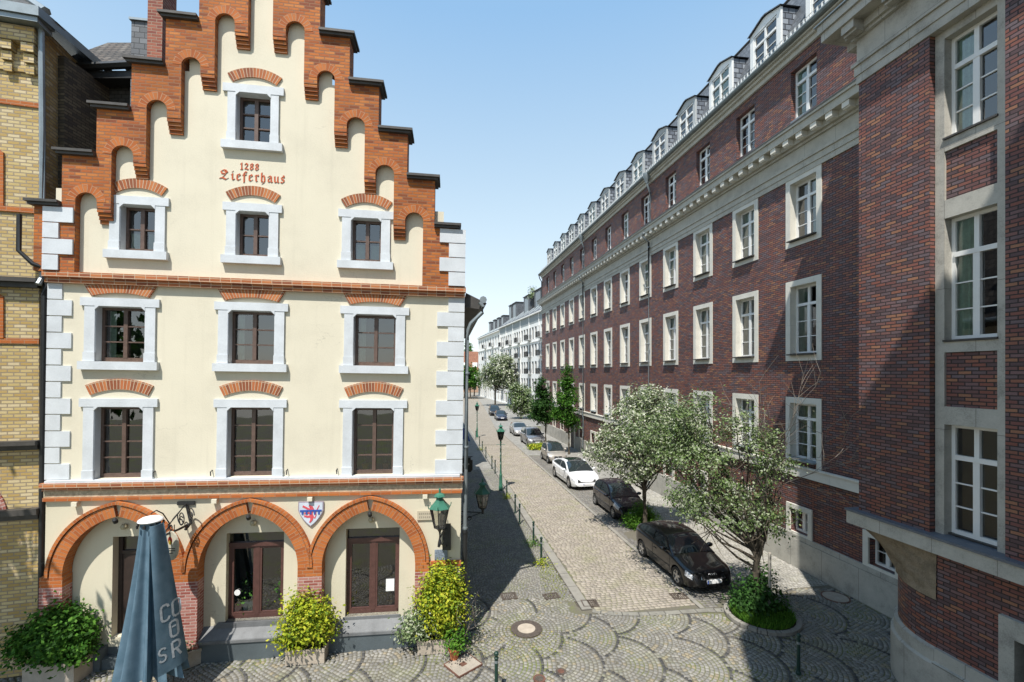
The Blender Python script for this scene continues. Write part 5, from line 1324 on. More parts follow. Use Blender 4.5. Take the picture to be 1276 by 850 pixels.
        for xd in sp['doors']:
            pts = [S(xd+.03*math.sin(v*2), v)+Vector((0, .003, 0)) for v in np.linspace(.1, 1, 8)]; m.tube([(p.x, sg*p.y, p.z) for p in pts], .005, 4)
        m.build('door_seam', MT['black'], root)
        p = S(sp['doors'][-1]+.2, .82); m = MB(); m.box(p.x-.09, p.x+.09, sg*p.y-.01*sg, sg*(p.y+.03), p.z-.012, p.z+.012); m.build('door_handle', paint, root)
        m = MB(); m.tube([(x, sg*(S(x, .42).y+.004), S(x, .42).z) for x in np.linspace(-wb/2+wr+.12, wb/2-wr-.12, 12)], .012, 4); m.build('side_strip', MT['black'] if not sp.get('bright') else paint, root)
    # front: grille, plate
    ng = S(xf-.03, 2.)
    g0, g1, gh, gwid = sp['grille']
    m = MB(); rows_ = []
    for z in np.linspace(g0, g1, 6):
        row = []
        for yy in np.linspace(-gwid, gwid, 13):
            # find body front at this height/width
            lo_, hi_ = xf-.6, xf
            for _ in range(18):
                mid_ = (lo_+hi_)/2; t = interp(top, mid_); ins = (t-.03 > z) and abs(yy) < hw(mid_)*.97
                if ins: lo_ = mid_
                else: hi_ = mid_
            row.append(Vector((lo_+.012, yy, z)))
        rows_.append(row)
    m.rings(rows_, cap=False, closed=False); gr = m.build('grille', MT['black'], root, True)
    px = rows_[0][6].x; m = MB()
    m.box(xf-.08, xf+.015, -.26, .26, sp['pz']-.055, sp['pz']+.055); pl = m.build('number_plate', MT['white'], root)
    m = MB(); m.box(xf+.0152, xf+.017, -.26, -.215, sp['pz']-.055, sp['pz']+.055); m.build('blue_band', MT['blue'], pl)
    if sp.get('rings'):
        m = MB()
        for q_ in range(4): 
            c0 = Vector((rows_[4][6].x+.02, -.105+.07*q_, (g0+g1)/2+.03)); m.tube([c0+Vector((0, .045*math.cos(a), .045*math.sin(a))) for a in np.linspace(0, 2*math.pi, 17)], .007, 4)
        m.build('emblem', MT['alloy'], gr)
    else:
        m = MB(); c0 = Vector((rows_[4][6].x+.02, 0, (g0+g1)/2+.02)); m.tube([c0+Vector((0, .06*math.cos(a), .06*math.sin(a))) for a in np.linspace(0, 2*math.pi, 17)], .01, 4); m.build('emblem', MT['alloy'], gr)
    m = MB(); m.tube([(rows_[0][j].x, rows_[0][j].y, rows_[0][j].z) for j in range(13)]+[(rows_[-1][j].x, rows_[-1][j].y, rows_[-1][j].z) for j in range(12, -1, -1)]+[tuple(rows_[0][0])], .012, 4); m.build('grille_surround', MT['alloy'] if sp.get('chrome') else MT['black'], root)
    # wheels
    for wx in (wb/2, -wb/2):
        for sg in (-1, 1):
            yo = sg*(hw0-.015); w_ = MB()
            prof = [(.62, -.205), (.93, -.205), (1., -.18), (1., -.03), (.95, 0), (.66, -.004), (.62, -.03)]
            w_.rings([[(wx+wr*r_*math.cos(a), yo+sg*dy, wr+wr*r_*math.sin(a)) for a in np.linspace(0, 2*math.pi, 28, endpoint=False)] for r_, dy in prof+[prof[0]]], cap=False)
            wheel = w_.build('wheel', MT['rubber'], root, True)
            r_ = MB(); ri = wr*.66
            r_.rings([[(wx+q*math.cos(a), yo+sg*dy, wr+q*math.sin(a)) for a in np.linspace(0, 2*math.pi, 28, endpoint=False)] for q, dy in ((ri, -.16), (ri, -.012), (ri*.9, -.02), (ri*.88, -.16))], cap=False)
            nsp = sp.get('spokes', 5)
            for k_ in range(nsp):
                a = 2*math.pi*k_/nsp+.3; d = Vector((math.cos(a), 0, math.sin(a))); t = Vector((-math.sin(a), 0, math.cos(a)))
                r_.obox(Vector((wx, yo-sg*.035, wr))+d*ri*.5, d*ri*.47, Vector((0, .012, 0)), t*ri*(.16 if nsp < 7 else .09))
            r_.rings([[(wx+q*math.cos(a), yo+sg*dy, wr+q*math.sin(a)) for a in np.linspace(0, 2*math.pi, 14, endpoint=False)] for q, dy in ((.001, -.015), (ri*.24, -.02), (ri*.26, -.06))], cap=False)
            r_.build('rim', MT['alloy'], wheel, True)
            q = MB(); q.rings([[(wx+ri*.9*math.cos(a), yo-sg*.14, wr+ri*.9*math.sin(a)) for a in np.linspace(0, 2*math.pi, 20, endpoint=False)], [(wx, yo-sg*.141, wr)]*20], cap=False); q.build('brake', MT['castiron'], wheel)
    return root
HATCH = dict(L=4.15, W=1.735, wb=2.51, wr=.31, H=1.42, fo=.86,
    top=[(-2.05,.55),(-1.98,.92),(-1.7,1.0),(-1,.99),(.4,.97),(.85,.95),(1.3,.86),(1.75,.76),(1.98,.66),(2.08,.5),(2.115,.42)],
    cab=[(-1.98,.98),(-1.6,1.22),(-1.15,1.37),(-.6,1.42),(-.1,1.41),(.25,1.34),(.62,1.13),(.98,.9)], ws=.2, re=-1.25, sideglass=[(-1.5,-.42),(-.36,.66)], mir=.5,
    hl=(1.72,1.98,.72,1.22), doors=[.8,-.38], grille=(.50,.66,.1,.42), pz=.43, rings=1, chrome=1)
SMALL = dict(L=3.72, W=1.66, wb=2.43, wr=.29, H=1.52, fo=.72,
    top=[(-1.77,.5),(-1.72,.9),(-1.5,.98),(-.9,1.0),(.5,1.0),(.85,.97),(1.25,.9),(1.6,.8),(1.82,.66),(1.92,.48),(1.935,.4)],
    cab=[(-1.7,.98),(-1.45,1.3),(-1.1,1.46),(-.5,1.53),(.0,1.5),(.35,1.38),(.7,1.15),(1.0,.93)], ws=.12, re=-1.3, sideglass=[(-1.35,-.5),(-.44,.7)], mir=.62,
    hl=(1.35,1.75,.8,1.3), doors=[.8,-.46,-1.1], grille=(.52,.64,.1,.3), pz=.42, spokes=7)
LUX = dict(L=4.95, W=1.92, wb=3.12, wr=.36, H=1.51, fo=.88,
    top=[(-2.5,.5),(-2.45,.98),(-2.2,1.08),(-1.4,1.03),(.4,1.0),(1.0,1.0),(1.5,.96),(1.95,.85),(2.25,.7),(2.4,.52),(2.44,.42)],
    cab=[(-2.3,1.02),(-1.9,1.18),(-1.3,1.38),(-.6,1.5),(.0,1.51),(.4,1.43),(.9,1.2),(1.4,.93)], ws=.32, re=-1.3, sideglass=[(-1.75,-.36),(-.3,1.02)], mir=.85,
    hl=(2.02,2.3,.78,1.16), doors=[.95,-.33,-1.4], grille=(.5,.72,.1,.58), pz=.4, glassroof=1, bright=1)
MINI = dict(L=2.72, W=1.6, wb=1.87, wr=.29, H=1.54, fo=.44,
    top=[(-1.34,.5),(-1.3,.95),(-1.1,1.03),(-.4,1.02),(.5,1.0),(.8,.92),(1.1,.8),(1.28,.66),(1.35,.5),(1.37,.4)],
    cab=[(-1.3,1.0),(-1.15,1.35),(-.8,1.5),(-.3,1.55),(.0,1.52),(.35,1.35),(.65,1.12),(.88,.9)], ws=.08, re=-.98, sideglass=[(-.98,-.5),(-.44,.55)], mir=.45,
    hl=(.95,1.2,.8,1.25), doors=[.6,-.46], grille=(.48,.6,.1,.3), pz=.42, glassroof=1)
SUV = dict(L=4.4, W=1.82, wb=2.65, wr=.35, H=1.66, fo=.86,
    top=[(-2.18,.6),(-2.12,1.02),(-1.9,1.1),(-.9,1.1),(.5,1.08),(.9,1.06),(1.4,1.0),(1.8,.9),(2.08,.72),(2.17,.55),(2.185,.45)],
    cab=[(-2.1,1.08),(-1.85,1.4),(-1.5,1.6),(-.8,1.68),(-.1,1.67),(.3,1.55),(.7,1.3),(1.05,1.0)], ws=.18, re=-1.65, sideglass=[(-1.75,-.4),(-.34,.72)], mir=.6,
    hl=(1.78,2.05,.8,1.2), doors=[.85,-.37,-1.3], grille=(.55,.8,.1,.45), pz=.48, spokes=6)
BLK = carpaint('black_car_paint', (.006, .006, .007)); NAVY = carpaint('dark_aubergine_paint', (.008, .006, .012)); WHT = carpaint('white_car_paint', (.75, .76, .77), 0)
SLV = carpaint('silver_car_paint', (.42, .41, .4), .5); GRY = carpaint('grey_car_paint', (.25, .25, .26), .6); BEI = carpaint('silver_beige_paint', (.42, .39, .35), .5); DBL = carpaint('dark_blue_paint', (.02, .025, .045), .3)
HD = math.atan2(-1, -TA)                                # nose towards the camera along the street
def carpos(sp, fw, rw):
    """place by the road points under its two street-side wheels (front, rear)"""
    f_ = Vector(gpx(*fw)); r_ = Vector(gpx(*rw)); d = f_-r_; h = math.atan2(d.y, d.x)
    return f_, h
def put(name, label, sp, paint, fpix, a_off, turn=0.):
    """front street-side wheel contact at this road point"""
    f_ = Vector(gpx(*fpix)); h = HD+R(turn)
    fw_ = Vector((math.cos(h), math.sin(h), 0)); lf = Vector((-math.sin(h), math.cos(h), 0))
    # driver looks towards the camera; the street side is the car's right-hand side
    pos = f_-fw_*(sp['wb']/2)+lf*(sp['W']/2-.12)
    return make_car(name, label, (pos.x, pos.y, 0.0), h, sp, paint, 'cars parked along the right side of the street')
put('parked_car', 'black three-door hatchback with alloy wheels, nearest of the parked cars', HATCH, BLK, (846, 729), 0, 1.5)
put('parked_car', 'small rounded dark aubergine car just behind the near flowering tree', SMALL, NAVY, (765.5, 646), 0, 1.)
put('parked_car', 'white car with black glass roof and dark grille', LUX, WHT, (710, 608), 0, 1.5)
put('parked_car', 'short two-seat silver and beige car with dark roof', MINI, BEI, (683.5, 577.5), 0, 1)
put('parked_car', 'grey sport utility car behind the yellow-green tree pit', SUV, GRY, (657.5, 556), 0, 1)
put('parked_car', 'silver car parked behind the grey sport utility car', HATCH, SLV, (641, 543), 0, 0)
put('parked_car', 'dark blue car in front of a black one by the far trees', HATCH, DBL, (619, 524), 0, -2)
put('parked_car', 'farthest black car under the big pale tree', SUV, BLK, (611, 518), 0, -3)
# ================================================================== trees and plants
def leaves(name, pts, nrm, size, mat, parent, aspect=.55, jitter=.35, droop=.2, seed=0):
    """one folded four-sided leaf per point (two quads)"""
    rg = np.random.default_rng(seed); N = len(pts); pts = np.asarray(pts)
    n = np.asarray(nrm)+rg.normal(0, jitter, (N, 3)); n /= np.linalg.norm(n, axis=1)[:, None]
    t = rg.normal(0, 1, (N, 3)); t[:, 2] -= droop; t -= n*(t*n).sum(1)[:, None]; t /= np.linalg.norm(t, axis=1)[:, None]
    b = np.cross(n, t); s = size*rg.uniform(.65, 1.3, N)[:, None]
    V = np.stack([pts-t*s*.5, pts+b*s*aspect*.5-n*s*.08, pts+t*s*.5, pts-b*s*aspect*.5-n*s*.08], 1).reshape(-1, 3)
    me = bpy.data.meshes.new(name); me.vertices.add(4*N); me.vertices.foreach_set('co', V.ravel())
    F = np.arange(4*N, dtype=np.int32); me.loops.add(4*N); me.loops.foreach_set('vertex_index', F)
    me.polygons.add(N); me.polygons.foreach_set('loop_start', np.arange(0, 4*N, 4, dtype=np.int32)); me.update(calc_edges=True)
    me.materials.append(mat); o = bpy.data.objects.new(name, me); COL.objects.link(o); o.parent = parent; return o
def branch_tree(m, p, d, L, r, depth, tips, rg, spread=.6, up=.25, seglen=.35, kids=(2, 4), gravity=0.):
    """recursive limb; records points along the outer limbs"""
    n = max(2, int(L/seglen)); path = [p]; rs = [r]; dd = Vector(d)
    for i in range(n):
        dd = (dd+Vector(rg.normal(0, .14, 3))+Vector((0, 0, (up-gravity)*.12))).normalized(); p = p+dd*(L/n); path.append(p); rs.append(r*(1-.55*(i+1)/n))
    m.tube(path, rs, 7 if depth > 1 else 5, cap=False)
    if depth <= 1: tips += [(q, dd) for q in path[1:]]
    if depth == 0: return
    k_ = rg.integers(*kids)+1
    for j in range(k_):
        f_ = .35+.65*(j+1)/k_; q = path[min(n, int(round(f_*n)))]
        ax = Vector(rg.normal(0, 1, 3)); ax = (ax-dd*ax.dot(dd)).normalized()
        nd = (dd*(1-spread*.5)+ax*spread+Vector((0, 0, up*.3))).normalized()
        branch_tree(m, q, nd, L*rg.uniform(.55, .8), max(.006, rs[min(n, int(round(f_*n)))]*.62), depth-1, tips, rg, spread, up, seglen, kids, gravity)
def make_tree(name, label, loc, H, crown, leafmat, nleaf, lsize, tr=.1, seed=1, lean=(0, 0), clump=.32, group=None, fill=.5, trunk_h=None, flower=None, spread=.75, gaps=.0):
    """crown: list of ellipsoids (x, y, z, rx, ry, rz) relative to the foot"""
    rg = np.random.default_rng(seed); root = thing(name, label, 'tree', loc, 0, group)
    m = MB(); tips = []
    th = trunk_h or H*.35; top = Vector((lean[0], lean[1], th)); base = Vector((0, 0, -.1))
    pth = [base.lerp(top, f_)+Vector((rg.normal(0, .02), rg.normal(0, .02), 0)) for f_ in (0, .15, .4, .7, 1)]
    m.tube(pth, [tr*1.35, tr*1.05, tr, tr*.92, tr*.85], 10)
    targets = []
    for e in crown:
        for _ in range(max(2, int(5*e[3]))):
            v = rg.normal(0, 1, 3); v /= np.linalg.norm(v); rr_ = rg.uniform(.5, .95)
            targets.append(Vector((e[0]+v[0]*e[3]*rr_, e[1]+v[1]*e[4]*rr_, e[2]+v[2]*e[5]*rr_)))
    limbs = []
    for tg in targets:
        # limb from the trunk top or the trunk
        s0 = pth[-1] if rg.uniform() < .6 else pth[3].lerp(pth[-1], rg.uniform())
        mid = s0.lerp(tg, .5)+Vector((rg.normal(0, .12), rg.normal(0, .12), -.08*(tg-s0).length+rg.normal(0, .1)))
        path = [s0, s0.lerp(mid, .5)+Vector(rg.normal(0, .05, 3)), mid, mid.lerp(tg, .5)+Vector(rg.normal(0, .07, 3)), tg]
        m.tube(path, [tr*.33, tr*.26, tr*.19, tr*.12, .007], 6, cap=False); limbs.append(path)
        for _ in range(4):
            q = path[2].lerp(path[4], rg.uniform(0, 1)); e_ = q+Vector(rg.normal(0, .35, 3)); m.tube([q, q.lerp(e_, .5)+Vector(rg.normal(0, .04, 3)), e_], [tr*.12, tr*.08, .005], 4, cap=False)
    m.build('trunk', MT['bark'], root, True)
    # leaf clumps spread through the ellipsoids
    vol = np.array([e[3]*e[4]*e[5] for e in crown])**.8; vol /= vol.sum()
    nc = max(20, int(nleaf/34)); C_ = []
    for e, f_ in zip(crown, vol):
        k_ = int(nc*f_)+1; v = rg.normal(0, 1, (k_, 3)); v /= np.linalg.norm(v, axis=1)[:, None]; r_ = rg.uniform(fill, 1.05, k_)[:, None]**.7
        C_.append(np.array(e[:3])+v*r_*np.array(e[3:6])*(1+rg.normal(0, .08, (k_, 1))))
    C_ = np.concatenate(C_); per = max(4, int(nleaf/len(C_)))
    cs = clump*rg.uniform(.5, 1.4, len(C_))
    P = np.repeat(C_, per, 0)+rg.normal(0, 1, (len(C_)*per, 3))*np.repeat(cs, per)[:, None]*np.array([.55, .55, .38])
    cen = np.array([np.average([e[0] for e in crown]), np.average([e[1] for e in crown]), np.average([e[2] for e in crown])])
    nr = P-cen; nr /= np.linalg.norm(nr, axis=1)[:, None]; nr[:, 2] += .8
    leaves('crown', P, nr, lsize, leafmat, root, seed=seed, jitter=.75)
    return root
LF_PALE = M_leaf('silvery_leaf', [(.1, .15, .05), (.3, .35, .2), (.14, .2, .08), (.55, .57, .45), (.2, .25, .12), (.65, .66, .56), (.08, .12, .04), (.45, .48, .35)], .6, .25)
LF_MIX = M_leaf('grey_green_leaf', [(.1, .16, .05), (.15, .22, .08), (.25, .3, .17), (.13, .2, .06), (.36, .4, .28), (.2, .27, .1), (.09, .14, .045), (.3, .35, .21)], .45, .25)
LF_GREEN = M_leaf('fresh_green_leaf', [(.035, .11, .012), (.05, .15, .018), (.08, .21, .025), (.03, .085, .012), (.11, .25, .03)], .5, .35)
LF_DEEP = M_leaf('deep_green_leaf', [(.02, .06, .012), (.035, .095, .018), (.05, .13, .025), (.028, .075, .015)], .5, .3)
LF_YEL = M_leaf('yellow_green_leaf', [(.3, .36, .02), (.42, .45, .03), (.2, .28, .02), (.52, .5, .05), (.12, .2, .02), (.36, .42, .03)], .5, .3)
LF_VAR = M_leaf('variegated_leaf', [(.3, .35, .2), (.12, .18, .07), (.42, .45, .33), (.2, .26, .12), (.08, .12, .05)], .5, .25)
LF_GRASS = M_leaf('grass_blade', [(.06, .16, .015), (.09, .22, .02), (.13, .26, .03), (.05, .12, .015)], .6, .3)
TR = 'street trees along the right side'
# near tree on the planted island: thin open crown leaning to the street
ISL = gpx(949, 769)
nt_ = make_tree('street_tree', 'nearest street tree, open grey-green crown growing from the round planted island', (ISL[0]-.1, ISL[1]+.1, 0), 6.4,
    [(-1.7, .7, 4.7, 1.4, 1.2, 1.1), (-.7, .2, 3.3, 1.35, 1.1, .85), (-2.5, 1.3, 5.2, 1.1, 1., .95), (.1, -.1, 4.6, .6, .6, .9), (-1.6, .9, 6.0, 1.0, .8, .65), (.35, 0, 2.9, .85, .8, .55), (-.6, .3, 5.7, .6, .5, .55), (-1.9, .3, 3.2, .8, .7, .6), (.25, .2, 5.3, .75, .7, .7), (.9, .1, 4.5, .5, .5, .3)], LF_MIX, 18500, .095, .13, 11, (.0, .05), .27, TR, .05, 1.9)
# bare twigs at its top
rg = np.random.default_rng(4); m = MB(); tips = []
for dx_, dz_ in ((.1, 0), (.25, .1)):
    branch_tree(m, Vector((.05+dx_*.3, .1, 2.2)), (.12+dx_*.3, .1, 1), 2.7, .032, 3, tips, rg, .55, .3, .3, (2, 4))
m.build('bare_twigs', MT['twig'], nt_, True)
m = MB(); m.tube([(.32, -.12, -.05), (.34, -.1, 1.9)], .045, 8); m.build('stake', M_plain('stake_wood', (.4, .37, .32), .9, .2, 8), nt_)
# blossoming pale tree between the two dark cars
make_tree('street_tree', 'dense silvery white street tree between the two nearest dark cars', (5.95, 20.55, 0), 6.6,
    [(-.1, 0, 4.7, 1.8, 1.5, 1.6), (1.2, .3, 4.5, 1.4, 1.2, 1.3), (-1.45, .0, 3.8, 1.15, 1.0, .9), (.2, .1, 5.9, 1.3, 1.1, .75), (2.1, .6, 4.4, 1.0, .9, 1.2), (-.5, -.3, 3.0, .9, .8, .65)], LF_PALE, 27000, .125, .1, 12, (.0, 0), .3, TR, .3, 2.4)
# two narrow green trees
make_tree('columnar_tree', 'taller nearer one of the two narrow green trees beside the parked cars', (*gpx(708.5, 566)[:2], 0), 8.0,
    [(-.1, 0, 4.6, .95, .9, 1.9), (-.15, 0, 6.4, .6, .6, 1.3), (-.9, 0, 3.6, .7, .7, .8), (.15, 0, 2.9, .6, .6, .9), (-.15, 0, 7.4, .3, .3, .5)], LF_GREEN, 9000, .19, .09, 13, (0, 0), .32, TR, .1, 2.2)
make_tree('columnar_tree', 'shorter darker narrow green tree behind the tall one', (*gpx(680, 557)[:2], 0), 7.0,
    [(-.3, 0, 4.3, 1.05, 1.0, 1.8), (-.5, 0, 5.8, .7, .6, 1.1), (-.7, 0, 3.1, .9, .8, .8), (.2, 0, 2.8, .5, .5, .6)], LF_DEEP, 8500, .2, .09, 14, (0, 0), .34, TR, .1, 2.2)
# big pale tree before the white building
make_tree('street_tree', 'big round pale blossoming tree in front of the distant white building', (*gpx(617, 506)[:2], 0), 11.5,
    [(1.2, 0, 7.6, 3.5, 3, 3.3), (-1.2, 0, 6.6, 2.5, 2.4, 2.4), (3.6, 0, 6.0, 2.6, 2.2, 2.6), (1.5, 0, 9.6, 2.3, 2.2, 1.5), (5.0, 0, 4.4, 1.8, 1.8, 2.2)], LF_PALE, 13000, .42, .2, 15, (0, 0), .85, TR, .35, 4)
make_tree('garden_bush', 'tall grey-green climbing bush against the white building beside the dark cars', (*gpx(649, 522)[:2], 0), 6,
    [(0, 0, 3.0, 1.9, 1.4, 2.4), (1.2, 0, 2.0, 1.4, 1.2, 1.6), (-.6, 0, 4.6, 1.1, 1, 1.2)], LF_MIX, 6000, .34, .12, 16, (0, 0), .6, None, .2, 1.2)
for i, (px, py, s_, lb) in enumerate(((586, 497, 1., 'bright green tree at the end of the street beside the white row'), (579, 496, .9, 'dark green tree behind the lamp at the far left end of the street'), (591, 494, .8, 'small green tree touching the white houses at the far end'))):
    x, Y, _ = gpx(px, py); make_tree('distant_tree', lb, (x, Y, 0), 9, [(0, 0, 6.2*s_+1, 2.8*s_, 2.6, 2.6*s_), (-1.2, 0, 4.6, 1.8*s_, 1.6, 1.5), (1.2, 0, 4.4, 1.6*s_, 1.5, 1.4)], LF_GREEN if i != 1 else LF_DEEP, 2600, .6, .2, 20+i, (0, 0), .9, 'trees at the end of the street', .3, 3)
make_tree('distant_tree', 'tuft of foliage showing over the red roof at the street end', (-17.5, 184, 0), 19, [(0, 0, 17.0, 1.8, 1.8, 2.2)], LF_GREEN, 900, .5, .2, 31, (0, 0), .7, 'trees at the end of the street', .3, 12)
make_tree('distant_tree', 'light young birch rising behind the grey roof of the white building', (8.5, 95, 0), 25, [(-4.2, 0, 23.6, .9, .9, 1.6)], LF_VAR, 300, .4, .2, 32, (-3.6, 0), .7, 'trees at the end of the street', .1, 20)
# tree behind the viewer on the left, whose shade falls on the lower left of the fronts
make_tree('shade_tree', 'broad tree outside the picture that dapples the left fronts with shade', (-14.5, 6.2, 0), 12, [(0, 0, 8.6, 2.9, 2.3, 2.1), (1.3, .4, 6.9, 1.6, 1.6, 1.0), (-2.2, 0, 10.6, 2.6, 2.2, 2.3)], LF_DEEP, 9000, .36, .2, 33, (0, 0), .7, None, .2, 5)

def shrub(name, label, loc, blobs, mat, n, size, seed, cat='shrub', group=None, stems=8, aspect=.6, clump=.14):
    rg = np.random.default_rng(seed); root = thing(name, label, cat, loc, 0, group); m = MB(); P = []
    for k_ in range(stems):
        e = blobs[k_ % len(blobs)]; t = Vector((e[0]+rg.normal(0, e[3]*.5), e[1]+rg.normal(0, e[4]*.5), e[2]+rg.normal(0, e[5]*.5))); m.tube([(rg.normal(0, .05), rg.normal(0, .05), 0), t*.5+Vector(rg.normal(0, .04, 3)), t], [.022, .014, .005], 5, cap=False)
    m.build('stem', MT['bark'], root)
    w_ = np.array([e[3]*e[4]*e[5] for e in blobs])**.8; w_ /= w_.sum()
    for e, f_ in zip(blobs, w_):
        k_ = max(6, int(n*f_/14)); v = rg.normal(0, 1, (k_, 3)); v /= np.linalg.norm(v, axis=1)[:, None]
        c = np.array(e[:3])+v*rg.uniform(.35, 1.08, (k_, 1))**.6*np.array(e[3:6]); P.append(np.repeat(c, 14, 0)+rg.normal(0, clump, (k_*14, 3)))
    P = np.concatenate(P); P = P[P[:, 2] > .02]; cen = np.array([np.mean([e[0] for e in blobs]), np.mean([e[1] for e in blobs]), np.mean([e[2] for e in blobs])-.2]); nr = P-cen; nr /= np.linalg.norm(nr, axis=1)[:, None]; nr[:, 2] += .7
    leaves('foliage', P, nr, size, mat, root, aspect, .7, .1, seed); return root
def grass(name, label, cx_, cy_, rx_, ry_, n, h, mat, seed, z=0., cat='grass'):
    rg = np.random.default_rng(seed); a = rg.uniform(0, 2*math.pi, n); r_ = np.sqrt(rg.uniform(0, 1, n)); x = cx_+rx_*r_*np.cos(a); y = cy_+ry_*r_*np.sin(a)
    hh = h*rg.uniform(.5, 1.2, n); dx_ = rg.normal(0, .35, n)*hh; dy_ = rg.normal(0, .35, n)*hh; th = rg.uniform(0, math.pi, n); w_ = .012+.012*rg.uniform(0, 1, n)
    V = np.zeros((n, 4, 3)); V[:, 0] = np.stack([x-w_*np.cos(th), y-w_*np.sin(th), np.full(n, z)], 1); V[:, 1] = np.stack([x+w_*np.cos(th), y+w_*np.sin(th), np.full(n, z)], 1)
    V[:, 2] = np.stack([x+dx_*.6+w_*.6*np.cos(th), y+dy_*.6, z+hh*.7], 1); V[:, 3] = np.stack([x+dx_, y+dy_, z+hh], 1)
    me = bpy.data.meshes.new(name); me.vertices.add(4*n); me.vertices.foreach_set('co', V.ravel()); me.loops.add(4*n); me.loops.foreach_set('vertex_index', np.arange(4*n, dtype=np.int32)); me.polygons.add(n); me.polygons.foreach_set('loop_start', np.arange(0, 4*n, 4, dtype=np.int32)); me.update(calc_edges=True); me.materials.append(mat)
    o = bpy.data.objects.new(name, me); COL.objects.link(o); tag(o, label, cat); o['kind'] = 'stuff'; return o
# island with its kerb
ik = thing('tree_island', 'round kerbed planting bed of light granite under the nearest tree', 'planting bed', (ISL[0], ISL[1], 0))
m = MB(); nK = 26
for i in range(nK):
    a0, a1 = 2*math.pi*i/nK+.012, 2*math.pi*(i+1)/nK-.012; r0, r1 = .88, 1.02
    P4 = [(r0*math.cos(a0), r0*math.sin(a0)), (r1*math.cos(a0), r1*math.sin(a0)), (r1*math.cos(a1), r1*math.sin(a1)), (r0*math.cos(a1), r0*math.sin(a1))]
    m.face([(x, y, .1) for x, y in P4])
    for j in range(4): a, b = P4[j], P4[(j+1) % 4]; m.face([(a[0], a[1], -.05), (b[0], b[1], -.05), (b[0], b[1], .1), (a[0], a[1], .1)])
m.build('kerb', MT['kerb'], ik)
m = MB(); m.lathe([(0.87, -.02), (.87, .05), (.6, .1), (.0, .14)], n=28, cap=False); m.build('soil', M_plain('dark_soil', (.06, .045, .03), .95, .3, 8, .8), ik)
grass('island_grass', 'bright grass covering the round island', ISL[0], ISL[1], .82, .82, 9000, .2, LF_GRASS, 41, .08)
shrub('island_shrub', 'dark green leafy shoots round the foot of the nearest tree', (ISL[0]-.1, ISL[1]+.15, .08), [(0, 0, .55, .55, .5, .45), (-.35, 0, .3, .4, .4, .28), (.2, .1, .95, .3, .3, .3), (.45, 0, .3, .35, .3, .25)], LF_DEEP, 2600, .11, 42)
# growth round the second tree and other pits
shrub('tree_pit_plants', 'tall bright green weeds round the trunk of the silvery white tree', (gpx(797, 655)[0], gpx(797, 655)[1]-.2, 0), [(0, 0, .35, .62, .5, .35), (-.35, -.1, .3, .42, .4, .3), (.1, 0, .8, .3, .3, .4), (.4, .1, .4, .4, .35, .4)], LF_GRASS, 5200, .13, 43, 'plants', aspect=.28)
shrub('tree_pit_plants', 'yellow-green low plants in front of the grey sport utility car', (*gpx(669, 560)[:2], 0), [(0, 0, .2, .9, .6, .2), (.7, .1, .25, .5, .5, .25)], LF_YEL, 1800, .16, 44, 'plants')

# ================================================================== planters at the front
def planter(label, loc, rz, L, D, H):
    p = thing('planter_box', label, 'planter', loc, rz, 'concrete planters along the house front')
    m = MB(); t = .045
    for s_ in (-1, 1):
        m.obox((0, s_*(D/2-t/2), H/2), (L/2, 0, 0), (0, t/2, 0), (0, 0, H/2)); m.obox((s_*(L/2-t/2), 0, H/2), (t/2, 0, 0), (0, D/2-t-.001, 0), (0, 0, H/2-.001))
        m.obox((0, s_*(D/2-t/2+.008), H-.04), (L/2+.008, 0, 0), (0, t/2+.004, 0), (0, 0, .042)); m.obox((s_*(L/2-t/2+.008), 0, H-.041), (t/2+.004, 0, 0), (0, D/2-t-.01, 0), (0, 0, .04))
    m.build('box', MT['concrete'], p)
    m = MB(); m.box(-L/2+t, L/2-t, -D/2+t, D/2-t, .02, H-.07); m.build('soil', M_plain('planter_soil', (.05, .038, .028), .95, .3, 9, .8), p); return p
FA = math.atan2(.1352, .9908)
def front(px, py): return gpx(px, py)
x, Y, _ = front(377, 830); P1_ = (x+.0, Y+.28); planter('concrete planter with the yellow-green bush between middle and right arch', (*P1_, 0), FA, .92, .46, .36)
shrub('yellow_shrub', 'yellow-green bush in the planter between middle and right arch', (P1_[0], P1_[1], .3), [(-.05, 0, .62, .52, .36, .42), (-.2, 0, 1.02, .34, .3, .3), (.3, 0, .5, .32, .3, .35), (-.35, -.1, .35, .3, .3, .25), (.1, 0, .95, .35, .3, .25)], LF_YEL, 6200, .085, 51)
x, Y, _ = front(541, 816); P2_ = (x+.02, Y+.25); planter('wide concrete planter holding the tall yellow bush at the house corner', (*P2_, 0), FA, .95, .44, .34)
shrub('yellow_shrub', 'tallest bright yellow bush at the right corner of the cream house', (P2_[0]+.1, P2_[1], .28), [(.05, 0, .65, .48, .36, .5), (.0, 0, 1.25, .42, .34, .45), (.2, 0, 1.5, .3, .28, .3), (-.25, 0, .95, .3, .3, .35), (.3, 0, 1.0, .3, .3, .4), (-.05, 0, 1.75, .18, .18, .2)], LF_YEL, 8200, .085, 52)
shrub('variegated_shrub', 'white-edged pale shrub spilling left of the tall yellow bush', (P2_[0]-.42, P2_[1]-.02, .28), [(0, 0, .38, .38, .3, .3), (-.25, -.05, .2, .28, .25, .2), (.05, 0, .62, .25, .22, .2)], LF_VAR, 2600, .08, 53)
pt = gpx(566, 822); pot = thing('terracotta_pot', 'small terracotta pot at the corner beside the wide planter', 'flower pot', (pt[0], pt[1], 0))
m = MB(); m.lathe([(.09, 0), (.13, .24), (.15, .24), (.15, .3), (.125, .3), (.12, .24)], n=18, cap=True); m.build('pot', MT['terracotta'], pot, True)
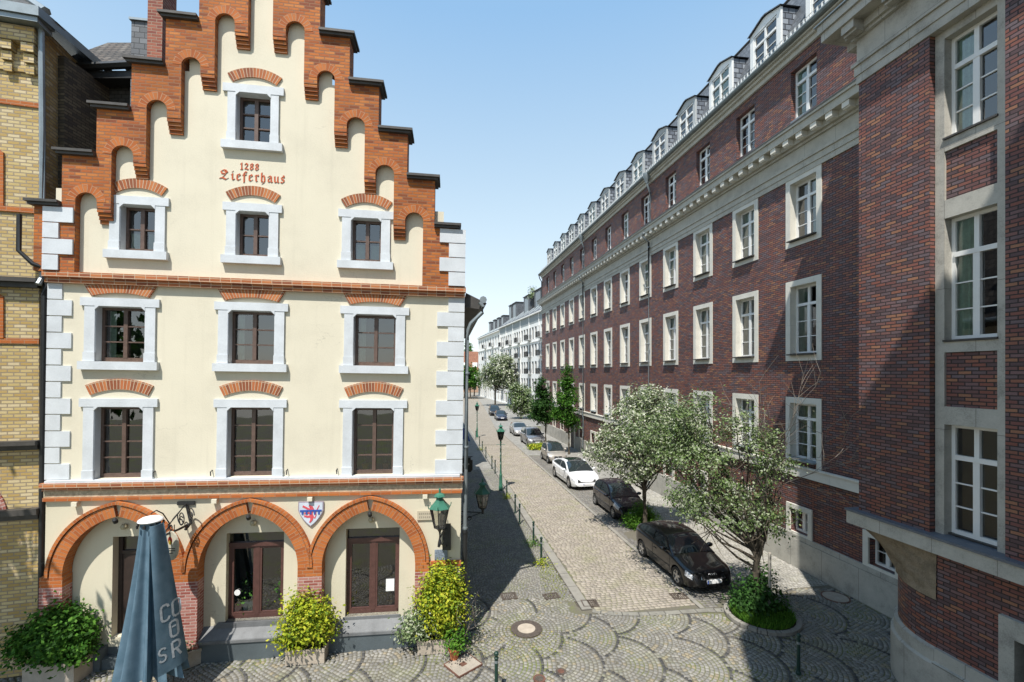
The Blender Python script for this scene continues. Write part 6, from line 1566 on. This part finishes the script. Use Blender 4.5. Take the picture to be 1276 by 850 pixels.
shrub('potted_plant', 'fresh green plant in the small terracotta pot', (pt[0], pt[1], .25), [(0, 0, .18, .18, .16, .16), (.08, 0, .3, .12, .12, .1)], LF_GRASS, 700, .07, 54)
m = MB(); tips = []; rg = np.random.default_rng(9)
for k_ in range(4): branch_tree(m, Vector((0, 0, .1)), (rg.normal(.3, .3), rg.normal(0, .2), 1), .75, .014, 2, tips, rg, .6, .2, .15, (1, 3))
bt = thing('bare_shrub', 'leafless twiggy shrub behind the terracotta pot', 'shrub', (pt[0]+.12, pt[1]+.3, 0)); m.build('twigs', MT['twig'], bt)
leaves('foliage', [q+Vector(rg.normal(0, .05, 3)) for q, _ in tips for _k in range(1)], [(0, 0, 1)]*len(tips), .06, LF_VAR, bt)
x, Y, _ = front(62, 850); P3_ = (x, Y+.1); planter('concrete planter under the big dark green bush at the far left', (P3_[0]+.1, P3_[1], 0), FA-.1, 1.15, .5, .5)
shrub('green_shrub', 'broad dark green bush at the far left in front of the yellow brick house', (P3_[0]-.1, P3_[1]+.05, .4), [(0, 0, .5, .75, .5, .42), (.35, 0, .75, .5, .4, .35), (-.5, 0, .45, .4, .4, .3), (.1, 0, 1.0, .42, .35, .25), (.6, -.1, .35, .35, .3, .3)], LF_GREEN, 9000, .1, 55)
x, Y, _ = front(214, 838); planter('slanted concrete planter half hidden behind the folded parasol', (x+.12, Y+.25, 0), .9, .8, .42, .38)
shrub('low_plant', 'dried pale plant spilling from the planter behind the parasol', (x+.1, Y+.2, .3), [(0, 0, .08, .3, .22, .1)], LF_VAR, 500, .07, 57)
# closed parasol
PB = Vector((-7.9, 10.0, 0)); um = thing('folded_parasol', 'tall folded slate-blue café parasol with white cap and pale lettering', 'parasol', tuple(PB))
cap_z = 4.02
m = MB(); m.tube([(0, 0, 0), (0, 0, 4.0)], .035, 10); m.build('pole', MT['alloy'], um)
m = MB(); m.box(-.4, .4, -.4, .4, 0, .09); m.build('base', MT['castiron'], um)
n = 144; K = 11
def prad(th, f_):
    """radius of the gathered cloth at angle th, f_ = 0 top .. 1 hem"""
    base = .25+.41*f_**1.05; fold = (.5+.5*math.cos(K*th+.9*math.sin(th*2)+.5*f_))
    sharp = fold**1.6; return base*(.56+.52*sharp*(.4+.6*f_)+.08*math.sin(3*th+1)*f_)
m = MB(); rgs = []
for i in range(31):
    f_ = i/30; z = 3.95-f_*3.25
    rgs.append([(prad(2*math.pi*j/n, f_)*math.cos(2*math.pi*j/n), prad(2*math.pi*j/n, f_)*math.sin(2*math.pi*j/n)*.85, z-.16*f_*(1+math.cos(K*2*math.pi*j/n))*.5) for j in range(n)])
m.rings(rgs, cap=False)
k = NM('slate_blue_canvas', .85, .2); k.base(k.ramp(k.noise(4, detail=5), [(.3, (.07, .125, .17)), (.7, (.115, .18, .235))])); k.bump(k.noise(220, detail=2), .3, .002); MT['canvas'] = k.m
MT['castiron'] = MT['castiron']
m.build('canopy', MT['canvas'], um, True)
m = MB(); m.lathe([(0, 4.06), (.16, 4.05), (.225, 4.01), (.235, 3.98), (.2, 3.95), (0, 3.94)], n=28, cap=False); m.lathe([(0, 4.08), (.02, 4.08), (.02, 4.05)], n=8); m.build('cap', MT['white'], um, True)
for j in range(8):
    a = 2*math.pi*j/8+.2; q = MB(); q.box(-.015, .015, -.02, .02, -.04, .03); o = q.build('rib_end', MT['iron'], um); o.location = (.24*math.cos(a), .24*math.sin(a), 3.9); o.rotation_euler = (0, 0, a)
# lettering wrapped on the cloth facing the viewer's right
BL = {'S': [[(.9,.85),(.7,1),(.3,1),(.1,.82),(.1,.66),(.3,.54),(.7,.46),(.9,.32),(.9,.16),(.7,0),(.3,0),(.1,.16)]], 'C': [[(.9,.8),(.75,1),(.25,1),(.1,.85),(.1,.15),(.25,0),(.75,0),(.9,.2)]], 'O': [[(.25,1),(.75,1),(.9,.85),(.9,.15),(.75,0),(.25,0),(.1,.15),(.1,.85),(.25,1)]], 'R': [[(.1,0),(.1,1),(.7,1),(.9,.85),(.9,.62),(.7,.5),(.1,.5)],[(.5,.5),(.9,0)]], 'd': [[(.42,.7),(.42,.6)],[(.6,.7),(.6,.6)]]}
def wrap_letters(text, th0, z0, hgt, wid, wdl, gap=.05):
    m = MB(); arc = 0
    for c in text:
        for st_ in BL[c]:
            for (xa, za), (xb, zb) in zip(st_[:-1], st_[1:]):
                d = Vector((xb-xa, zb-za)); L_ = d.length*1.0; q = Vector((-d.y, d.x)).normalized()*.5*wdl
                N_ = max(2, int(L_*12))
                for i in range(N_):
                    u0, u1 = i/N_, (i+1)/N_; quad = []
                    for u, s_ in ((u0, -1), (u1, -1), (u1, 1), (u0, 1)):
                        x = (xa+(xb-xa)*u)*wid+q.x*s_; z = (za+(zb-za)*u)*hgt+q.y*s_
                        zz = z0+z; f_ = (3.95-zz)/3.25; th = th0+(arc+x)/.62; r_ = prad(th, f_)+.012
                        quad.append((r_*math.cos(th), r_*math.sin(th)*.85, zz-.16*f_*(1+math.cos(K*th))*.5))
                    m.face(quad)
        if c != 'd': arc += wid+gap
    return m
LT = M_plain('faded_print', (.42, .46, .5), .85, .2, 12)
# the outermost gathered panel hangs flat on the right and carries the print
fr_ = Vector((.785, .62, 0)); fo_ = Vector((.62, -.785, 0))
def flap(u, f_, off=0.):
    """u 0..1 across, f_ 0 top .. 1 hem"""
    xl, xr_ = -.02+.14*f_, +.23+.43*f_; x = xl+(xr_-xl)*u; rr = .25+.41*f_
    dpt = math.sqrt(max(.03, (rr*1.06)**2-x*x))*(1-.1*u)+.05+.02*math.sin(u*5+f_*3)
    return fr_*x+fo_*(dpt+off)+Vector((0, 0, 3.93-f_*3.05))
m = MB()
m.rings([[flap(u, f_, 0) for u in np.linspace(0, 1, 14)]+[flap(u, f_, -.012) for u in np.linspace(1, 0, 14)] for f_ in np.linspace(0, 1, 24)]); m.build('front_panel', MT['canvas'], um, True)
def flat_letters(text, u0, f0, hgt, wid, wdl):
    m = MB(); arc = 0
    for c in text:
        for st_ in BL[c]:
            for (xa, za), (xb, zb) in zip(st_[:-1], st_[1:]):
                d = Vector((xb-xa, zb-za)); q = Vector((-d.y*hgt, d.x*wid)).normalized()*.5*wdl; N_ = max(2, int(d.length*8))
                for i in range(N_):
                    quad = []
                    for t_, s_ in ((i/N_, -1), ((i+1)/N_, -1), ((i+1)/N_, 1), (i/N_, 1)):
                        x = arc+(xa+(xb-xa)*t_)*wid+q.x*s_; z = (za+(zb-za)*t_)*hgt+q.y*s_; f_ = f0-z/3.05; wf = .25+.29*f_; quad.append(flap(u0+x/wf, f_, .006))
                    m.face(quad)
        if c != 'd': arc += wid+.03
    return m
for tx, u0, z0 in (('CO', .22, 1.92), ('dO', .5, 1.52), ('R', .5, 1.1)): flat_letters(tx, u0, (3.93-z0)/3.05, .32, .17, .042).build('lettering', LT, um)
flat_letters('S', .05, (3.93-1.14)/3.05, .26, .14, .035).build('lettering', LT, um)

# ================================================================== street furniture
def bollard(label, x, y, h=.95, first=[None]):
    if first[0] is None:
        t = thing('bollard', label, 'bollard', (x, y, 0), 0, 'bollards along the left kerb')
        m = MB(); m.lathe([(.06, 0), (.06, .06), (.042, .08), (.038, .8), (.05, .81), (.05, .84), (.036, .85), (.036, .88), (.055, .905), (.05, .95), (.02, .975), (0, .98)], n=14, cap=False); m.build('post', MT['bollard'], t, True)
        m = MB(); m.lathe([(.0425, .72), (.0425, .78)], n=14, cap=False); m.build('reflective_band', MT['zinc'], t, True)
        first[0] = t; return t
    c = copytree(first[0]); c['label'] = label; c.location = (x, y, 0); return c
bp = [(995, 840, 'dark green bollard standing alone on the shaded right of the square'), (618.5, 866, 'dark green bollard cut off by the bottom edge in the middle'),
  (674.5, 701, 'nearest bollard beside the left kerb, at the end of the carriageway'), (664.8, 678.5, 'bollard with green weeds at its foot, second along the left kerb'), (647.5, 653, 'third bollard along the left kerb, just past the weeds'), (642, 639.5, 'fourth bollard along the left kerb'),
  (631.5, 619.5, 'bollard just before the near lamp post'), (617, 590, 'first bollard beyond the near lamp post'), (613, 584, 'second bollard beyond the near lamp post'), (605.5, 571, 'third bollard beyond the near lamp post'), (601, 563, 'fourth bollard beyond the near lamp post'), (597.5, 556, 'fifth bollard beyond the near lamp post'), (593, 548, 'bollard beside the far lamp post')]
for px, py, lb in bp: x, Y, _ = gpx(px, py); bollard(lb, x, Y)
for i, (px, py, s_, lb) in enumerate(((665, 680, .3, 'bright weeds at the foot of the second bollard'), (675, 704, .18, 'small weeds at the nearest kerb bollard'), (632, 621, .16, 'moss tuft at the bollard before the near lamp post'), (599, 561, .25, 'weeds between the bollards beyond the near lamp post'))):
    x, Y, _ = gpx(px, py); shrub('weeds', lb, (x, Y, 0), [(0, 0, .05, s_, s_*.8, .08)], LF_YEL if i else LF_GRASS, 420, .06, 60+i, 'weeds', 'weeds round the bollards', 3)
def lamp_post(label, x, Y, H):
    t = thing('lamp_post', label, 'street lamp', (x, Y, 0), 0, 'gas lamp posts on the left pavement')
    m = MB(); m.lathe([(.13, 0), (.13, .25), (.1, .3), (.09, .9), (.1, .95), (.07, 1.0), (.055, 1.2), (.045, H-1.25), (.065, H-1.22), (.05, H-1.15), (.06, H-1.1)], n=14); m.tube([(-.28, 0, H-1.35), (.28, 0, H-1.35)], .015); m.build('post', MT['green'], t, True)
    hd = bpy.data.objects.new('lantern', None); 
    sub = thing('x', 'x', 'x'); lantern_head(sub, .95)
    for ch_ in list(sub.children): ch_.parent = t; ch_.location = (0, 0, H-1.02)
    bpy.data.objects.remove(sub); bpy.data.objects.remove(hd)
    # stickers on the post
    for i in range(9):
        z = 1.0+i*.2; q = MB(); a = random.uniform(3.6, 5.6); r_ = .052; w2 = random.uniform(.4, .8)
        q.rings([[(r_*math.cos(a+w2*u), r_*math.sin(a+w2*u), z+dz) for u in (-1, -.5, 0, .5, 1)] for dz in (0, random.uniform(.06, .13))], cap=False, closed=False); q.build('sticker', [MT['white'], MT['iron'], MT['zinc']][i % 3], t)
    return t
x, Y, _ = gpx(624, 611); lamp_post('green gas lamp post covered in stickers beside the left kerb', x, Y, 4.15)
x, Y, _ = gpx(594.5, 545); lamp_post('farther green gas lamp post near the start of the street', x, Y, 4.05)
# signs projecting from the houses on the left
t = thing('projecting_sign', 'black flag-shaped sign with faint white script sticking out over the left pavement', 'shop sign', gpx(582, 579, 3.1)[:2]+(0,))
Ysn = 19.2; t.location = (-(CX-583)/FPX*Ysn, Ysn, CAMH-(579-CY)/FPX*Ysn)
m = MB(); m.prism([(-.45, -.31), (.12, -.31), (.2, -.2), (.2, .2), (.12, .2), (.12, .31), (-.45, .31)], -.03, .03); m.build('sign_board', MT['black'], t)
m = MB(); m.box(-.25, .06, -.034, -.031, -.0, .014); m.box(-.2, .02, -.034, -.031, -.05, -.04); m.tube([(-.24, -.033, .03), (-.12, -.033, .05), (.0, -.033, .03), (.06, -.033, .045)], .008, 4); m.build('script', MT['white'], t)
m = MB(); m.tube([(-.9, 0, .34), (.2, 0, .34)], .015); m.build('arm', MT['iron'], t)
t = thing('awning_flag', 'dark blue cloth hanging on the left pavement side beyond the black sign', 'flag', (0, 0, 0)); Ysn = 34.; t.location = (-(CX-581)/FPX*Ysn, Ysn, CAMH-(540-CY)/FPX*Ysn)
m = MB(); m.rings([[(-.4, 0, .5-.0), (-.1, .05, .3), (.15, 0, -.1)], [(-.4, 0, -.4), (-.05, .05, -.5), (.3, 0, -.62)]], cap=False, closed=False); m.build('cloth', MT['blue'], t)
# covers and drains in the ground
def cover(name, label, px, py, rings_, cat='manhole cover', z=.004):
    x, Y, _ = gpx(px, py); t = thing(name, label, cat, (x, Y, 0))
    for nm, r0, r1, dz, mt in rings_:
        m = MB(); m.lathe([(r0, dz-.05), (r0, dz), (r1, dz), (r1, dz-.05)] if r0 > 0 else [(r1, dz-.05), (r1, dz), (0.001, dz)], n=40, cap=False); m.build(nm, MT[mt], t)
    return t
cover('manhole_cover', 'round manhole cover with a pale concrete centre in the middle of the square', 656, 783.6, [('ring', .255, .44, .012, 'castiron'), ('lid', 0, .25, .016, 'concrete')])
cover('manhole_cover', 'small dark round cover near the bottom edge right of the centre', 699, 837, [('ring', .08, .13, .012, 'castiron'), ('lid', 0, .078, .014, 'rustring')])
cover('manhole_cover', 'small brown round cover close to the bottom bollard', 672, 846, [('ring', .1, .15, .012, 'rustring'), ('lid', 0, .098, .014, 'castiron')])
cover('manhole_cover', 'flush round cover with a rusty rim in the shade by the long wall', 1041, 744, [('rim', .36, .40, .012, 'rustring'), ('lid', 0, .355, .008, 'slab')])
cover('manhole_cover', 'flush cover with a rusty rim on the sunny pavement behind the trees', 865, 645, [('rim', .36, .40, .012, 'rustring'), ('lid', 0, .355, .008, 'slab')])
def grate(label, px, py, w_, d_, rz=0, z=.0):
    x, Y, _ = gpx(px, py); t = thing('drain_grate', label, 'drain', (x, Y, z), rz); m = MB()
    m.box(-w_/2, w_/2, -d_/2, -d_/2+.04, -.03, .02); m.box(-w_/2, w_/2, d_/2-.04, d_/2, -.03, .02); m.box(-w_/2, -w_/2+.04, -d_/2+.04, d_/2-.04, -.03, .02); m.box(w_/2-.04, w_/2, -d_/2+.04, d_/2-.04, -.03, .02); m.build('frame', MT['castiron'], t)
    m = MB(); n_ = 7
    for i in range(n_): a = -w_/2+.06+(w_-.12)*i/(n_-1); m.box(a-.014, a+.014, -d_/2+.04, d_/2-.04, -.02, .017)
    m.box(-w_/2+.04, w_/2-.04, -d_/2+.04, d_/2-.04, -.03, -.012); m.build('bars', MT['castiron'], t); return t
grate('square drain grate in the corner where the kerb ends', 735, 752.5, .5, .42, .1, .012)
grate('dark drain grate at the edge of the parking lane before the black hatchback', 846, 743, .5, .4, .1)
grate('brown rectangular cover in the mossy paving left of the kerb end', 687, 743, .5, .36, .3)
grate('worn rectangular cover at the edge of the house shadow', 634, 743, .5, .42, .2)
x, Y, _ = gpx(577, 829); t = thing('access_slab', 'pale concrete slab with a rusty square plate by the terracotta pot', 'access cover', (x, Y, 0), .75)
m = MB(); m.box(-.34, .34, -.3, .3, -.03, .03); m.build('slab', MT['slab'], t); m = MB(); m.box(-.08, .08, -.07, .07, .03, .036); m.build('plate', MT['rustring'], t); m = MB()
for s_ in (-1, 1): m.box(-.355, .355, s_*.315-.013, s_*.315+.013, -.03, .034); m.box(s_*.355-.013, s_*.355+.013, -.3, .3, -.03, .034)
m.build('frame', MT['rustring'], t)
# weeds and dirt that gather in the paving joints of the square
for i, (px, py, rx_, ry_, n_) in enumerate(((690, 722, .5, 1.5, 1500), (640, 800, 1.4, .8, 1500))):
    x, Y, _ = gpx(px, py); grass('joint_moss', 'thin mossy growth in the paving joints near the kerb end' if i == 0 else 'thin moss in the joints round the big manhole cover', x, Y, rx_, ry_, n_, .018, LF_YEL, 70+i, -.006)

# plants in the shop window
for s_, z_, lb in ((-5.5, .82, 'leafy green plant behind the left pane of the middle shop window'), (-4.72, .85, 'leafy green plant behind the right pane of the middle shop window')):
    p_ = hm @ Vector((s_, .72, z_)); shrub('shop_plant', lb, tuple(p_), [(0, 0, .45, .22, .18, .3), (.06, 0, .75, .16, .14, .15)], LF_GREEN, 500, .09, int(-s_*10), 'potted plant', None, 6)
